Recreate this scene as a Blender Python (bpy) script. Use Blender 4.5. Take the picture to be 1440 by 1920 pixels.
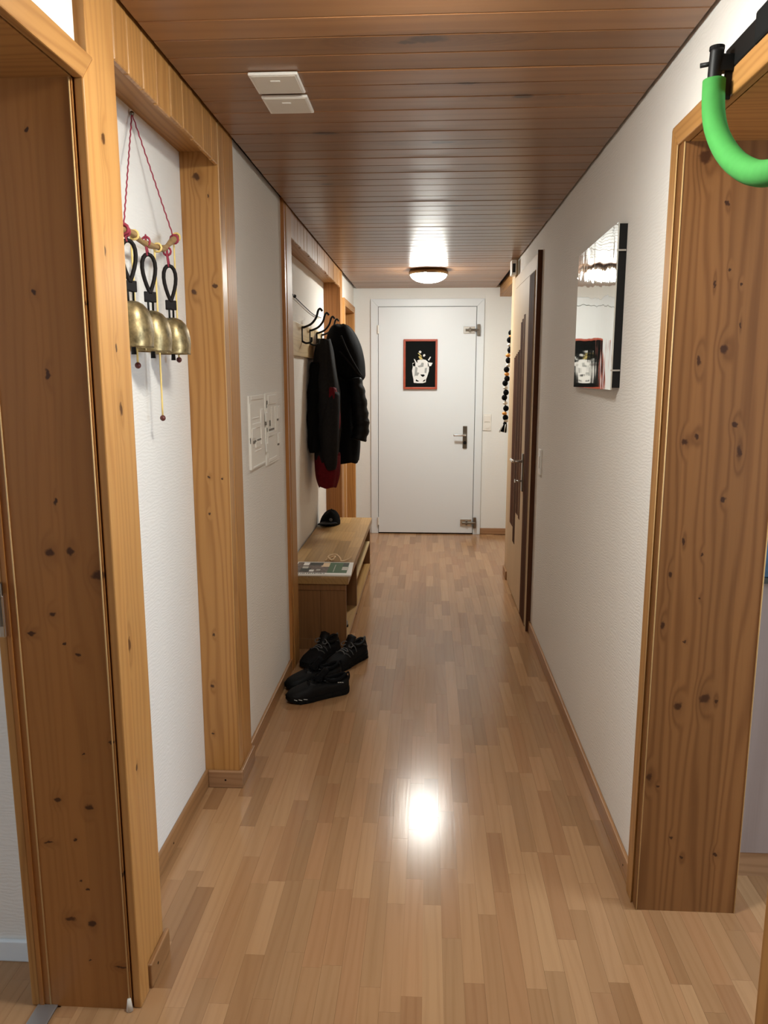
import bpy, bmesh, math, random
from mathutils import Vector, Matrix

# ------------------------------------------------------------------ camera, world, light, exposure
for o in list(bpy.data.objects):
    bpy.data.objects.remove(o)
scene = bpy.context.scene
COL = scene.collection
CAM_H = 1.4034
FPX = 1442.0
TH = math.atan(255 / FPX)
PS = math.atan(83 * math.cos(TH) / FPX)
cam_d = bpy.data.cameras.new('camera')
cam = bpy.data.objects.new('camera', cam_d)
COL.objects.link(cam)
cam.location = (0, 0, CAM_H)
cam.rotation_mode = 'XYZ'
cam.rotation_euler = (math.pi / 2 - TH, 0, PS)
cam_d.sensor_fit = 'HORIZONTAL'
cam_d.sensor_width = 36.0
cam_d.lens = 36.0 * FPX / 1440.0
cam_d.clip_start = 0.02
scene.camera = cam

world = bpy.data.worlds.new('sky')
scene.world = world
world.use_nodes = True
bgn = world.node_tree.nodes['Background']
bgn.inputs[0].default_value = (0.62, 0.78, 1.0, 1)
bgn.inputs[1].default_value = 0.5

scene.view_settings.view_transform = 'Standard'
scene.view_settings.look = 'None'
scene.view_settings.gamma = 1.0
scene.view_settings.use_curve_mapping = False
scene.view_settings.exposure = 0.0

LAMP_L = 138.0
LAMP_COL = (1.0, 1.0, 0.93)
DAY_COL = (0.72, 0.86, 1.0)


def area_light(name, loc, rot, sx, sy, power, color):
    d = bpy.data.lights.new(name, 'AREA')
    d.shape = 'RECTANGLE'
    d.size = sx
    d.size_y = sy
    d.energy = power
    d.color = color
    o = bpy.data.objects.new(name, d)
    COL.objects.link(o)
    o.location = loc
    o.rotation_euler = rot
    return o


# daylight that falls in through the windows of the two side rooms
area_light('daylight_right_window', (3.17, 0.75, 1.45), (0, math.pi / 2, 0), 1.05, 1.45, 64, DAY_COL)
area_light('daylight_left_window', (-3.17, 0.2, 1.45), (0, -math.pi / 2, 0), 1.05, 1.35, 21, DAY_COL)

# ------------------------------------------------------------------ materials
def new_mat(name):
    m = bpy.data.materials.new(name)
    m.use_nodes = True
    nt = m.node_tree
    b = nt.nodes['Principled BSDF']
    return m, nt, b


class N:
    """small helper around a node tree"""
    def __init__(self, nt):
        self.nt = nt

    def node(self, t, **kw):
        n = self.nt.nodes.new(t)
        for k, v in kw.items():
            setattr(n, k, v)
        return n

    def link(self, a, b):
        self.nt.links.new(a, b)

    def put(self, sock, v):
        if hasattr(v, 'is_linked') or isinstance(v, bpy.types.NodeSocket):
            self.nt.links.new(v, sock)
        else:
            sock.default_value = v

    def math(self, op, a, b=None, c=None, clamp=False):
        n = self.node('ShaderNodeMath', operation=op, use_clamp=clamp)
        self.put(n.inputs[0], a)
        if b is not None:
            self.put(n.inputs[1], b)
        if c is not None:
            self.put(n.inputs[2], c)
        return n.outputs[0]

    def vmath(self, op, a, b=None):
        n = self.node('ShaderNodeVectorMath', operation=op)
        self.put(n.inputs[0], a)
        if b is not None:
            self.put(n.inputs[1], b)
        return n.outputs['Value'] if op in ('LENGTH', 'DOT_PRODUCT') else n.outputs['Vector']

    def ramp(self, v, lo, hi, a=0.0, b=1.0, smooth=False):
        n = self.node('ShaderNodeMapRange')
        n.interpolation_type = 'SMOOTHSTEP' if smooth else 'LINEAR'
        self.put(n.inputs[0], v)
        n.inputs[1].default_value = lo
        n.inputs[2].default_value = hi
        n.inputs[3].default_value = a
        n.inputs[4].default_value = b
        return n.outputs[0]

    def noise(self, vec, scale, detail=2.0, rough=0.5):
        n = self.node('ShaderNodeTexNoise')
        self.put(n.inputs['Vector'], vec)
        n.inputs['Scale'].default_value = scale
        n.inputs['Detail'].default_value = detail
        n.inputs['Roughness'].default_value = rough
        return n.outputs[0]

    def mix(self, f, a, b, mode='MIX'):
        n = self.node('ShaderNodeMix', data_type='RGBA', blend_type=mode)
        self.put(n.inputs[0], f)
        self.put(n.inputs[6], a if not isinstance(a, tuple) else (*a, 1)[:4])
        self.put(n.inputs[7], b if not isinstance(b, tuple) else (*b, 1)[:4])
        return n.outputs[2]

    def bump(self, h, strength, dist, bsdf):
        n = self.node('ShaderNodeBump')
        n.inputs['Strength'].default_value = strength
        n.inputs['Distance'].default_value = dist
        self.put(n.inputs['Height'], h)
        self.link(n.outputs[0], bsdf.inputs['Normal'])
        return n


def plain(name, col, rough=0.5, metal=0.0, spec=0.5, noise=0.0, nscale=30, bump=0.0, coat=0.0):
    m, nt, b = new_mat(name)
    b.inputs['Base Color'].default_value = (*col, 1)
    b.inputs['Roughness'].default_value = rough
    b.inputs['Metallic'].default_value = metal
    b.inputs['Specular IOR Level'].default_value = spec
    b.inputs['Coat Weight'].default_value = coat
    h = N(nt)
    if noise or bump:
        tc = h.node('ShaderNodeTexCoord').outputs['Object']
        f = h.noise(tc, nscale, 4.0, 0.6)
        if noise:
            g = h.ramp(f, 0.25, 0.75, 0, 1)
            lo = tuple(c * (1 - noise) for c in col)
            hi = tuple(min(1, c * (1 + noise)) for c in col)
            h.link(h.mix(g, lo, hi), b.inputs['Base Color'])
        if bump:
            h.bump(f, bump, 0.004, b)
    return m


AX = {'X': 0, 'Y': 1, 'Z': 2}


def wood(name, light, dark, grain='Z', rough=0.4, knots=(), plane=None, lam=0.0, ring=0.5, freq=130.0,
         vary=0.12, knot_col=(0.035, 0.010, 0.004), island=False, spec=0.5, shades=None, fibre=0.25, coat=0.0, vor=False):
    """varnished timber; knots are listed as (a, b, ra, rb) in the two axes given by plane"""
    m, nt, b = new_mat(name)
    h = N(nt)
    tc = h.node('ShaderNodeTexCoord').outputs['Object']
    if island:
        rnd = h.node('ShaderNodeNewGeometry').outputs['Random Per Island']
    else:
        rnd = h.node('ShaderNodeObjectInfo').outputs['Random']
    g = AX[grain]
    off = h.node('ShaderNodeCombineXYZ')
    for i in range(3):
        h.put(off.inputs[i], h.math('MULTIPLY', rnd, (17.3, 29.1, 41.7)[i]))
    p = h.vmath('ADD', tc, off.outputs[0])
    st = [1.0, 1.0, 1.0]
    st[g] = 0.10
    ps = h.vmath('MULTIPLY', p, tuple(st))
    big = h.noise(ps, 9.0, 2.0, 0.5)
    # across coordinate (sum of the two cross axes so that every face shows grain)
    sep = h.node('ShaderNodeSeparateXYZ')
    h.link(p, sep.inputs[0])
    cr = [i for i in range(3) if i != g]
    across = h.math('ADD', sep.outputs[cr[0]], h.math('MULTIPLY', sep.outputs[cr[1]], 0.9))
    t = h.math('ADD', h.math('MULTIPLY', across, freq), h.math('MULTIPLY', big, freq * 0.13))
    # knots
    field = None
    mask = None
    core = None
    if knots:
        nz = h.node('ShaderNodeTexNoise')
        h.link(tc, nz.inputs['Vector'])
        nz.inputs['Scale'].default_value = 70.0
        tk = h.vmath('ADD', tc, h.vmath('MULTIPLY', h.vmath('SUBTRACT', nz.outputs['Color'], (0.5, 0.5, 0.5)), (0.016, 0.016, 0.016)))
        for (ka, kb, ra, rb) in knots:
            c = [0.0, 0.0, 0.0]
            s = [0.0, 0.0, 0.0]
            c[AX[plane[0]]] = ka
            c[AX[plane[1]]] = kb
            s[AX[plane[0]]] = 1 / ra
            s[AX[plane[1]]] = 1 / rb
            d = h.vmath('LENGTH', h.vmath('MULTIPLY', h.vmath('SUBTRACT', tk, tuple(c)), tuple(s)))
            mk = h.ramp(d, 0.55, 1.2, 1, 0, True)
            # the disturbed grain reaches further along the grain
            s2 = [v / 2.2 for v in s]
            s2[g] = s2[g] / 2.2
            d2 = h.vmath('LENGTH', h.vmath('MULTIPLY', h.vmath('SUBTRACT', tc, tuple(c)), tuple(s2)))
            fk = h.ramp(d2, 0.1, 1.3, max(ra, rb) * 300, 0, True)
            mask = mk if mask is None else h.math('MAXIMUM', mask, mk)
            field = fk if field is None else h.math('ADD', field, fk)
    elif vor:
        sv = [1.0, 1.0, 1.0]
        sv[g] = 0.35
        pv = h.vmath('MULTIPLY', p, tuple(sv))
        v = h.node('ShaderNodeTexVoronoi')
        v.inputs['Scale'].default_value = 3.2
        h.link(pv, v.inputs['Vector'])
        mask = h.ramp(v.outputs['Distance'], 0.025, 0.055, 1, 0, True)
        field = h.ramp(v.outputs['Distance'], 0.0, 0.22, 3.0, 0, True)
    if field is not None:
        t = h.math('ADD', t, field)
    w = h.math('SINE', h.math('MULTIPLY', t, 6.2832 * 0.35))
    w = h.math('POWER', h.ramp(w, -1, 1, 0, 1), 2.2)
    sf = [170.0, 170.0, 170.0]
    sf[g] = 4.0
    fib = h.noise(h.vmath('MULTIPLY', p, tuple(sf)), 1.0, 3.0, 0.6)
    f = h.math('ADD', h.math('MULTIPLY', w, ring), h.math('MULTIPLY', h.math('SUBTRACT', fib, 0.5), fibre * 2), clamp=True)
    col = h.mix(f, light, dark)
    # tone per piece, per lamella, and slow drift
    if lam:
        cell = h.math('FLOOR', h.math('DIVIDE', h.math('ADD', sep.outputs[cr[0]], sep.outputs[cr[1]]), lam))
        wn = h.node('ShaderNodeTexWhiteNoise', noise_dimensions='1D')
        h.link(cell, wn.inputs['W'])
        lv = h.math('MULTIPLY_ADD', wn.outputs['Value'], 2 * vary, 1 - vary)
    else:
        lv = h.math('MULTIPLY_ADD', rnd, 2 * vary, 1 - vary)
    slow = h.noise(ps, 3.0, 1.0, 0.5)
    lv = h.math('MULTIPLY', lv, h.math('MULTIPLY_ADD', slow, 0.3, 0.85))
    if shades:
        cr_ = h.node('ShaderNodeValToRGB')
        e = cr_.color_ramp.elements
        e[0].position = 0
        e[0].color = (*shades[0], 1)
        e[1].position = 1
        e[1].color = (*shades[-1], 1)
        for i, s_ in enumerate(shades[1:-1]):
            q = e.new((i + 1) / (len(shades) - 1))
            q.color = (*s_, 1)
        h.link(rnd, cr_.inputs[0])
        col = h.mix(1.0, col, cr_.outputs[0], 'MULTIPLY')
    hv = h.node('ShaderNodeCombineColor')
    for i in range(3):
        h.put(hv.inputs[i], lv)
    col = h.mix(1.0, col, hv.outputs[0], 'MULTIPLY')
    if mask is not None:
        col = h.mix(h.math('MULTIPLY', mask, 0.95), col, knot_col)
        halo = h.ramp(field, 0.0, 5.0, 0, 0.38)
        col = h.mix(halo, col, tuple(c * 0.62 for c in dark))
    h.link(col, b.inputs['Base Color'])
    b.inputs['Roughness'].default_value = rough
    b.inputs['Specular IOR Level'].default_value = spec
    b.inputs['Coat Weight'].default_value = coat
    b.inputs['Coat Roughness'].default_value = 0.25
    h.bump(fib, 0.06, 0.002, b)
    return m


def wall_mat(name, col):
    m, nt, b = new_mat(name)
    h = N(nt)
    tc = h.node('ShaderNodeTexCoord').outputs['Object']
    warp = h.noise(h.vmath('MULTIPLY', tc, (1.0, 1.0, 2.0)), 16.0, 2.0)
    sep = h.node('ShaderNodeSeparateXYZ')
    h.link(tc, sep.inputs[0])
    w = h.math('SINE', h.math('ADD', h.math('MULTIPLY', sep.outputs[2], 640.0), h.math('MULTIPLY', warp, 22.0)))
    n2 = h.noise(tc, 220.0, 3.0, 0.6)
    hgt = h.math('ADD', h.math('MULTIPLY', w, 0.3), n2)
    b.inputs['Base Color'].default_value = (*col, 1)
    b.inputs['Roughness'].default_value = 0.85
    b.inputs['Specular IOR Level'].default_value = 0.2
    h.bump(hgt, 0.22, 0.0025, b)
    return m


R_KNOTS = [(0.615, 1.888, 0.0156, 0.0156), (0.687, 1.465, 0.0104, 0.0104), (0.632, 1.439, 0.0065, 0.0117), (0.726, 1.29, 0.0078, 0.0078), (0.612, 1.249, 0.0091, 0.0091), (0.639, 1.261, 0.0065, 0.0065), (0.741, 1.228, 0.0065, 0.013), (0.712, 1.109, 0.0065, 0.0065), (0.672, 0.974, 0.0052, 0.0052), (0.626, 1.006, 0.0039, 0.0078), (0.598, 0.921, 0.0052, 0.0091), (0.674, 0.863, 0.0039, 0.0039), (0.589, 0.793, 0.0052, 0.0104), (0.646, 0.751, 0.0039, 0.0039), (0.639, 0.579, 0.0104, 0.013), (0.704, 0.601, 0.013, 0.013), (0.733, 0.595, 0.0039, 0.0065), (0.58, 0.382, 0.0078, 0.0117), (0.602, 0.358, 0.0039, 0.0039), (0.646, 0.213, 0.0052, 0.0052), (0.676, 0.156, 0.0052, 0.0052), (0.761, 0.17, 0.0065, 0.0065), (0.671, 1.789, 0.0039, 0.0065), (0.687, 1.644, 0.0039, 0.0052), (0.715, 1.612, 0.0039, 0.0039), (0.655, 1.612, 0.0026, 0.0078), (0.721, 1.519, 0.0026, 0.0078)]
L_KNOTS = [(-0.742, 1.849, 0.0041, 0.0041), (-0.752, 1.561, 0.0061, 0.0061), (-0.65, 1.54, 0.0041, 0.0041), (-0.737, 1.406, 0.0061, 0.0082), (-0.741, 1.157, 0.0031, 0.0061), (-0.762, 1.053, 0.0113, 0.0092), (-0.717, 1.054, 0.0082, 0.0082), (-0.662, 1.007, 0.0143, 0.0092), (-0.765, 0.923, 0.0092, 0.0061), (-0.811, 0.881, 0.0102, 0.0041), (-0.717, 0.836, 0.0072, 0.0051), (-0.742, 0.861, 0.0031, 0.0031), (-0.659, 0.645, 0.0051, 0.0051), (-0.719, 0.617, 0.0031, 0.0031), (-0.785, 0.508, 0.0092, 0.0061), (-0.717, 0.493, 0.0102, 0.0072), (-0.752, 0.417, 0.0051, 0.0051), (-0.814, 0.405, 0.0113, 0.0031), (-0.655, 0.335, 0.0061, 0.0051), (-0.747, 0.316, 0.0041, 0.0041), (-0.733, 0.297, 0.0031, 0.0031), (-0.776, 0.221, 0.0133, 0.0061), (-0.729, 0.211, 0.0082, 0.0082), (-0.74, 0.12, 0.0031, 0.0031), (-0.671, 0.107, 0.0143, 0.0031)]
P_KNOTS = [(-0.706, 1.996, 0.0118, 0.0118), (-0.672, 1.942, 0.0034, 0.0067), (-0.727, 1.659, 0.0101, 0.0101), (-0.66, 1.678, 0.0084, 0.0084), (-0.704, 1.083, 0.0051, 0.0051), (-0.66, 1.078, 0.0034, 0.0034), (-0.707, 0.962, 0.0051, 0.0051), (-0.709, 0.55, 0.0051, 0.0051), (-0.721, 0.366, 0.0067, 0.0067), (-0.726, 0.194, 0.0051, 0.0051)]
C_KNOTS = [(-0.01, 1.884, 0.05, 0.020), (-0.055, 1.898, 0.025, 0.011), (0.093, 2.152, 0.034, 0.011), (0.247, 2.256, 0.030, 0.016), (-0.327, 2.544, 0.045, 0.013), (0.039, 2.659, 0.045, 0.017), (-0.407, 3.181, 0.03, 0.010), (-0.405, 3.058, 0.022, 0.008), (0.103, 3.594, 0.03, 0.010), (0.475, 3.67, 0.03, 0.010)]
S_KNOTS = [(1.578, 1.335, 0.008, 0.014), (1.571, 1.46, 0.007, 0.008), (1.546, 0.834, 0.009, 0.016), (1.544, 1.646, 0.007, 0.011), (1.569, 1.859, 0.01, 0.012), (1.547, 0.548, 0.006, 0.008)]

PINE_L = (0.45, 0.222, 0.066)
PINE_D = (0.275, 0.108, 0.025)
M = {}
M['wall'] = wall_mat('white wallpaper', (0.83, 0.80, 0.75))
M['wall_end'] = wall_mat('white end wall paint', (0.84, 0.85, 0.83))
M['pine'] = wood('varnished pine', PINE_L, PINE_D, 'Z', 0.48, vary=0.10, spec=0.4)
M['pine_y'] = wood('varnished pine along the wall', PINE_L, PINE_D, 'Y', 0.48, vary=0.10, spec=0.4)
M['pine_x'] = wood('varnished pine across', PINE_L, PINE_D, 'X', 0.38, vary=0.10)
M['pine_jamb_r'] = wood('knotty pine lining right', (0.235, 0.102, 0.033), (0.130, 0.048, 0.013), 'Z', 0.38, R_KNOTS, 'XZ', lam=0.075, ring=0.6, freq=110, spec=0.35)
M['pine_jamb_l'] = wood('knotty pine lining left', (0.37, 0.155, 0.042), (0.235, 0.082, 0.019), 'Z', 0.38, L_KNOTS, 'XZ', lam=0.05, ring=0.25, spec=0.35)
M['pine_post'] = wood('knotty pine post', PINE_L, PINE_D, 'Z', 0.36, P_KNOTS, 'XZ', ring=0.55)
M['pine_side'] = wood('knotty pine casing', (0.56, 0.285, 0.09), (0.37, 0.15, 0.036), 'Z', 0.36, S_KNOTS, 'YZ', ring=0.4)
M['pine_vor'] = wood('pine with scattered knots', PINE_L, PINE_D, 'Z', 0.38, vor=True)
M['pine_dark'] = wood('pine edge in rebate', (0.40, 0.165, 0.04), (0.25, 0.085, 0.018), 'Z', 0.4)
M['bead'] = plain('pale bead', (0.62, 0.40, 0.17), 0.5)
M['ceil'] = wood('ceiling boards', (0.27, 0.128, 0.052), (0.17, 0.072, 0.028), 'X', 0.34, C_KNOTS, 'XY', vary=0.14, ring=0.4, freq=60, spec=0.5, fibre=0.18,
                 knot_col=(0.03, 0.018, 0.014), coat=0.2)
M['base'] = wood('brown baseboard', (0.36, 0.185, 0.075), (0.22, 0.10, 0.036), 'Y', 0.42, vary=0.08)
M['base_x'] = wood('brown baseboard across', (0.40, 0.22, 0.11), (0.26, 0.13, 0.055), 'X', 0.42, vary=0.08)
BEECH = [(0.80, 0.70, 0.58), (0.96, 0.88, 0.76), (0.88, 0.74, 0.62), (1.16, 1.10, 0.98), (0.98, 0.84, 0.72), (0.76, 0.65, 0.53), (1.08, 1.0, 0.88), (0.90, 0.80, 0.68)]
M['beech'] = wood('beech laminate', (0.405, 0.250, 0.140), (0.29, 0.165, 0.085), 'Y', 0.19, spec=0.42, vary=0.03, ring=0.26, freq=110, shades=BEECH, fibre=0.32)
M['beech_i'] = wood('beech laminate beyond', (0.405, 0.250, 0.140), (0.29, 0.165, 0.085), 'Y', 0.19, spec=0.42, vary=0.03, ring=0.26, freq=110, shades=BEECH, fibre=0.32, island=True)
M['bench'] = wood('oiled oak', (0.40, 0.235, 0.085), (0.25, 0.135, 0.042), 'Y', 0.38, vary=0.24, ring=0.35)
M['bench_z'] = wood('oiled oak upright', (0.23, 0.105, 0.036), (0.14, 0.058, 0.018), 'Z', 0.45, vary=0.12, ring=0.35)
M['maple'] = wood('pale maple veneer', (0.60, 0.44, 0.27), (0.48, 0.33, 0.19), 'Z', 0.6, spec=0.25, vary=0.04, ring=0.25)
M['walnut'] = wood('walnut strip', (0.105, 0.043, 0.022), (0.05, 0.019, 0.010), 'Z', 0.75, spec=0.05, vary=0.3, ring=0.4)
M['ash'] = wood('pale washed wood', (0.30, 0.235, 0.21), (0.22, 0.165, 0.145), 'Z', 0.45, vary=0.05, ring=0.4, freq=40)
M['rack'] = wood('pale rack board', (0.62, 0.47, 0.25), (0.46, 0.32, 0.14), 'Y', 0.42, vary=0.05, ring=0.5)
M['twig'] = wood('bare branch', (0.36, 0.22, 0.09), (0.20, 0.11, 0.04), 'Y', 0.7, vary=0.05)
M['black_gap'] = plain('dark gap', (0.012, 0.008, 0.006), 0.9, spec=0.1)
M['white_paint'] = plain('white door paint', (0.80, 0.855, 0.895), 0.4)
M['white_plastic'] = plain('white plastic', (0.84, 0.82, 0.77), 0.35)
M['grey_plastic'] = plain('cream grey cover', (0.66, 0.61, 0.53), 0.45)
M['paper_white'] = plain('white card', (0.86, 0.83, 0.77), 0.6)
M['slot'] = plain('slot', (0.16, 0.14, 0.115), 0.6)
M['paper_grey'] = plain('grey card', (0.55, 0.52, 0.45), 0.6)
M['chrome'] = plain('brushed metal', (0.62, 0.61, 0.58), 0.25, 1.0)
M['steel_dark'] = plain('dark metal', (0.22, 0.20, 0.17), 0.32, 1.0)
M['brass_rim'] = plain('bronzed rim', (0.30, 0.20, 0.10), 0.3, 0.9)
M['black_metal'] = plain('black metal', (0.006, 0.006, 0.006), 0.5, spec=0.25)
M['black_rubber'] = plain('black foam', (0.007, 0.007, 0.007), 0.8, spec=0.15)
M['green'] = plain('green foam', (0.050, 0.255, 0.052), 0.75, spec=0.2, noise=0.06, nscale=60, bump=0.05)
M['black_cloth'] = plain('black cloth', (0.0032, 0.0032, 0.0035), 0.85, noise=0.3, nscale=60, bump=0.4, spec=0.10)
M['black_nylon'] = plain('black nylon', (0.003, 0.003, 0.0035), 0.55, noise=0.2, nscale=40, bump=0.5, spec=0.2)
M['charcoal'] = plain('charcoal cloth', (0.014, 0.013, 0.013), 0.85, spec=0.15, noise=0.25, nscale=70, bump=0.2)
M['red_cloth'] = plain('dark red cloth', (0.11, 0.004, 0.008), 0.8, spec=0.15, noise=0.25, nscale=60, bump=0.2)
M['shoe_black'] = plain('black shoe leather', (0.0045, 0.0045, 0.005), 0.6, spec=0.2, noise=0.3, nscale=80, bump=0.2)
M['shoe_grey'] = plain('dark grey shoe mesh', (0.007, 0.007, 0.008), 0.8, spec=0.2, noise=0.3, nscale=160, bump=0.3)
M['lace'] = plain('grey lace', (0.13, 0.13, 0.13), 0.7)
M['webbing'] = plain('grey webbing', (0.055, 0.055, 0.057), 0.7)
M['lining'] = plain('shoe lining', (0.006, 0.006, 0.007), 0.9, spec=0.1)
M['reflect'] = plain('pale trim', (0.62, 0.62, 0.60), 0.5)
M['bell'] = plain('tarnished brass', (0.34, 0.26, 0.13), 0.42, 0.85, noise=0.75, nscale=42, bump=0.25)
M['leather'] = plain('black leather', (0.010, 0.007, 0.006), 0.6, spec=0.15)
M['red_cord'] = plain('red cord', (0.30, 0.025, 0.05), 0.7)
M['yellow_cord'] = plain('yellow cord', (0.80, 0.58, 0.20), 0.7)
M['bead_dark'] = plain('dark bead', (0.11, 0.022, 0.016), 0.4)
M['red_frame'] = plain('red wooden frame', (0.42, 0.075, 0.035), 0.35, noise=0.15, nscale=25)
M['art_black'] = plain('black picture ground', (0.007, 0.008, 0.008), 0.9, spec=0.1)
M['art_white'] = plain('white print', (0.80, 0.82, 0.82), 0.6)
M['art_grey'] = plain('grey print', (0.34, 0.36, 0.36), 0.6)
M['art_yellow'] = plain('yellow print', (0.62, 0.50, 0.16), 0.6)
M['orange'] = plain('orange bead', (0.70, 0.30, 0.05), 0.5)
M['bead_white'] = plain('white bead', (0.72, 0.70, 0.64), 0.5)
M['green_print'] = plain('green print', (0.055, 0.13, 0.055), 0.45)
M['photo_print'] = plain('mottled photo print', (0.16, 0.12, 0.10), 0.45, noise=0.9, nscale=55)
M['dark_print'] = plain('dark print', (0.035, 0.04, 0.035), 0.45)
M['cream'] = plain('cream cord', (0.78, 0.56, 0.34), 0.6)
M['blue_art'] = plain('mottled blue canvas', (0.045, 0.115, 0.20), 0.7, noise=0.55, nscale=14)
M['alu'] = plain('aluminium strip', (0.42, 0.42, 0.43), 0.4, 0.8)
M['glass_dark'] = plain('window glass', (0.8, 0.85, 0.9), 0.05)
M['grey_felt'] = plain('grey felt', (0.34, 0.33, 0.32), 0.9, noise=0.3, nscale=60)


def emit_mat(name, col, strength):
    m, nt, b = new_mat(name)
    b.inputs['Base Color'].default_value = (0.9, 0.88, 0.82, 1)
    b.inputs['Emission Color'].default_value = (*col, 1)
    b.inputs['Emission Strength'].default_value = strength
    b.inputs['Roughness'].default_value = 0.2
    return m


M['lamp_glass'] = emit_mat('lit opal glass', LAMP_COL, LAMP_L)
M['lamp_glass_dim'] = emit_mat('lit opal glass with a weaker bulb', LAMP_COL, LAMP_L * 0.80)


def mirror_mat():
    m, nt, b = new_mat('wavy acrylic mirror')
    h = N(nt)
    tc = h.node('ShaderNodeTexCoord').outputs['Object']
    b.inputs['Metallic'].default_value = 1.0
    b.inputs['Base Color'].default_value = (0.80, 0.82, 0.78, 1)
    b.inputs['Roughness'].default_value = 0.03
    n1 = h.noise(h.vmath('MULTIPLY', tc, (1.0, 6.0, 8.0)), 1.0, 1.0, 0.5)
    n2 = h.noise(h.vmath('MULTIPLY', tc, (1.0, 26.0, 7.0)), 1.0, 1.0, 0.5)
    sep = h.node('ShaderNodeSeparateXYZ')
    h.link(tc, sep.inputs[0])
    amt = h.ramp(h.math('ADD', h.math('MULTIPLY', sep.outputs[1], -0.5), sep.outputs[2]), 0.0, 0.45, 0.015, 0.22, True)
    bn_ = h.bump(h.math('ADD', n1, h.math('MULTIPLY', n2, 0.3)), 0.1, 0.012, b)
    h.link(amt, bn_.inputs['Strength'])
    return m


M['mirror'] = mirror_mat()

# ------------------------------------------------------------------ mesh helpers (all in world coordinates)
def link(o, parent):
    COL.objects.link(o)
    if parent is not None:
        o.parent = parent
        if parent.type == 'EMPTY':
            o.matrix_parent_inverse = Matrix.Translation(-Vector(parent.location))
    return o


def mesh(name, verts, faces, mat, parent=None, smooth=False):
    me = bpy.data.meshes.new(name)
    me.from_pydata([tuple(v) for v in verts], [], faces)
    me.materials.append(M[mat] if isinstance(mat, str) else mat)
    if smooth:
        for p in me.polygons:
            p.use_smooth = True
    me.update()
    return link(bpy.data.objects.new(name, me), parent)


def fix_normals(o):
    bm = bmesh.new()
    bm.from_mesh(o.data)
    bmesh.ops.recalc_face_normals(bm, faces=bm.faces)
    bm.to_mesh(o.data)
    bm.free()
    return o


BOXF = [(0, 3, 2, 1), (4, 5, 6, 7), (0, 1, 5, 4), (1, 2, 6, 5), (2, 3, 7, 6), (3, 0, 4, 7)]


def box_geo(a, b):
    (x0, y0, z0), (x1, y1, z1) = a, b
    x0, x1 = min(x0, x1), max(x0, x1)
    y0, y1 = min(y0, y1), max(y0, y1)
    z0, z1 = min(z0, z1), max(z0, z1)
    return [(x0, y0, z0), (x1, y0, z0), (x1, y1, z0), (x0, y1, z0), (x0, y0, z1), (x1, y0, z1), (x1, y1, z1), (x0, y1, z1)]


def boxes(name, lst, mat, parent=None):
    v, f = [], []
    for a, b in lst:
        k = len(v)
        v += box_geo(a, b)
        f += [tuple(i + k for i in q) for q in BOXF]
    return mesh(name, v, f, mat, parent)


def bevel(o, r, seg=2, angle=0.6):
    bm = bmesh.new()
    bm.from_mesh(o.data)
    ed = [e for e in bm.edges if len(e.link_faces) == 2 and e.calc_face_angle(0) > angle]
    bmesh.ops.bevel(bm, geom=ed, offset=r, segments=seg, affect='EDGES', profile=0.5)
    bm.to_mesh(o.data)
    bm.free()
    return o


def box(name, a, b, mat, parent=None, r=0.0, seg=2):
    o = mesh(name, box_geo(a, b), BOXF, mat, parent)
    if r:
        bevel(o, r, seg)
    return o


def prism(name, poly, axis, lo, hi, mat, parent=None, r=0.0):
    """poly: 2-D points in the two axes other than `axis` (in XYZ order)"""
    ax = AX[axis]
    oth = [i for i in range(3) if i != ax]
    v = []
    for d in (lo, hi):
        for (a, b) in poly:
            p = [0, 0, 0]
            p[ax] = d
            p[oth[0]] = a
            p[oth[1]] = b
            v.append(tuple(p))
    n = len(poly)
    f = [tuple(range(n)), tuple(range(2 * n - 1, n - 1, -1))]
    f += [(i, i + n, (i + 1) % n + n, (i + 1) % n) for i in range(n)]
    o = fix_normals(mesh(name, v, f, mat, parent))
    if r:
        bevel(o, r)
    return o


def tube(name, pts, rad, mat, parent=None, seg=10, closed=False, smooth=True):
    pts = [Vector(p) for p in pts]
    n = len(pts)
    rr = rad if isinstance(rad, (list, tuple)) else [rad] * n
    v, f = [], []
    t0 = (pts[1] - pts[0]).normalized()
    nrm = t0.orthogonal().normalized()
    for i in range(n):
        if closed:
            t = (pts[(i + 1) % n] - pts[i - 1]).normalized()
        else:
            t = (pts[min(i + 1, n - 1)] - pts[max(i - 1, 0)]).normalized()
        nrm = (nrm - t * nrm.dot(t)).normalized()
        bn = t.cross(nrm)
        for k in range(seg):
            a = 2 * math.pi * k / seg
            v.append(pts[i] + (nrm * math.cos(a) + bn * math.sin(a)) * rr[i])
    rng = n if closed else n - 1
    for i in range(rng):
        j = (i + 1) % n
        for k in range(seg):
            l = (k + 1) % seg
            f.append((i * seg + k, i * seg + l, j * seg + l, j * seg + k))
    if not closed:
        f.append(tuple(range(seg - 1, -1, -1)))
        f.append(tuple((n - 1) * seg + k for k in range(seg)))
    return fix_normals(mesh(name, v, f, mat, parent, smooth))


def spline(pts, n=8):
    """Catmull-Rom through pts"""
    P = [Vector(p) for p in pts]
    out = []
    for i in range(len(P) - 1):
        p0, p1, p2, p3 = P[max(i - 1, 0)], P[i], P[i + 1], P[min(i + 2, len(P) - 1)]
        for k in range(n):
            t = k / n
            out.append(0.5 * ((2 * p1) + (p2 - p0) * t + (2 * p0 - 5 * p1 + 4 * p2 - p3) * t * t + (3 * p1 - p0 - 3 * p2 + p3) * t ** 3))
    out.append(P[-1])
    return out


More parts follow.
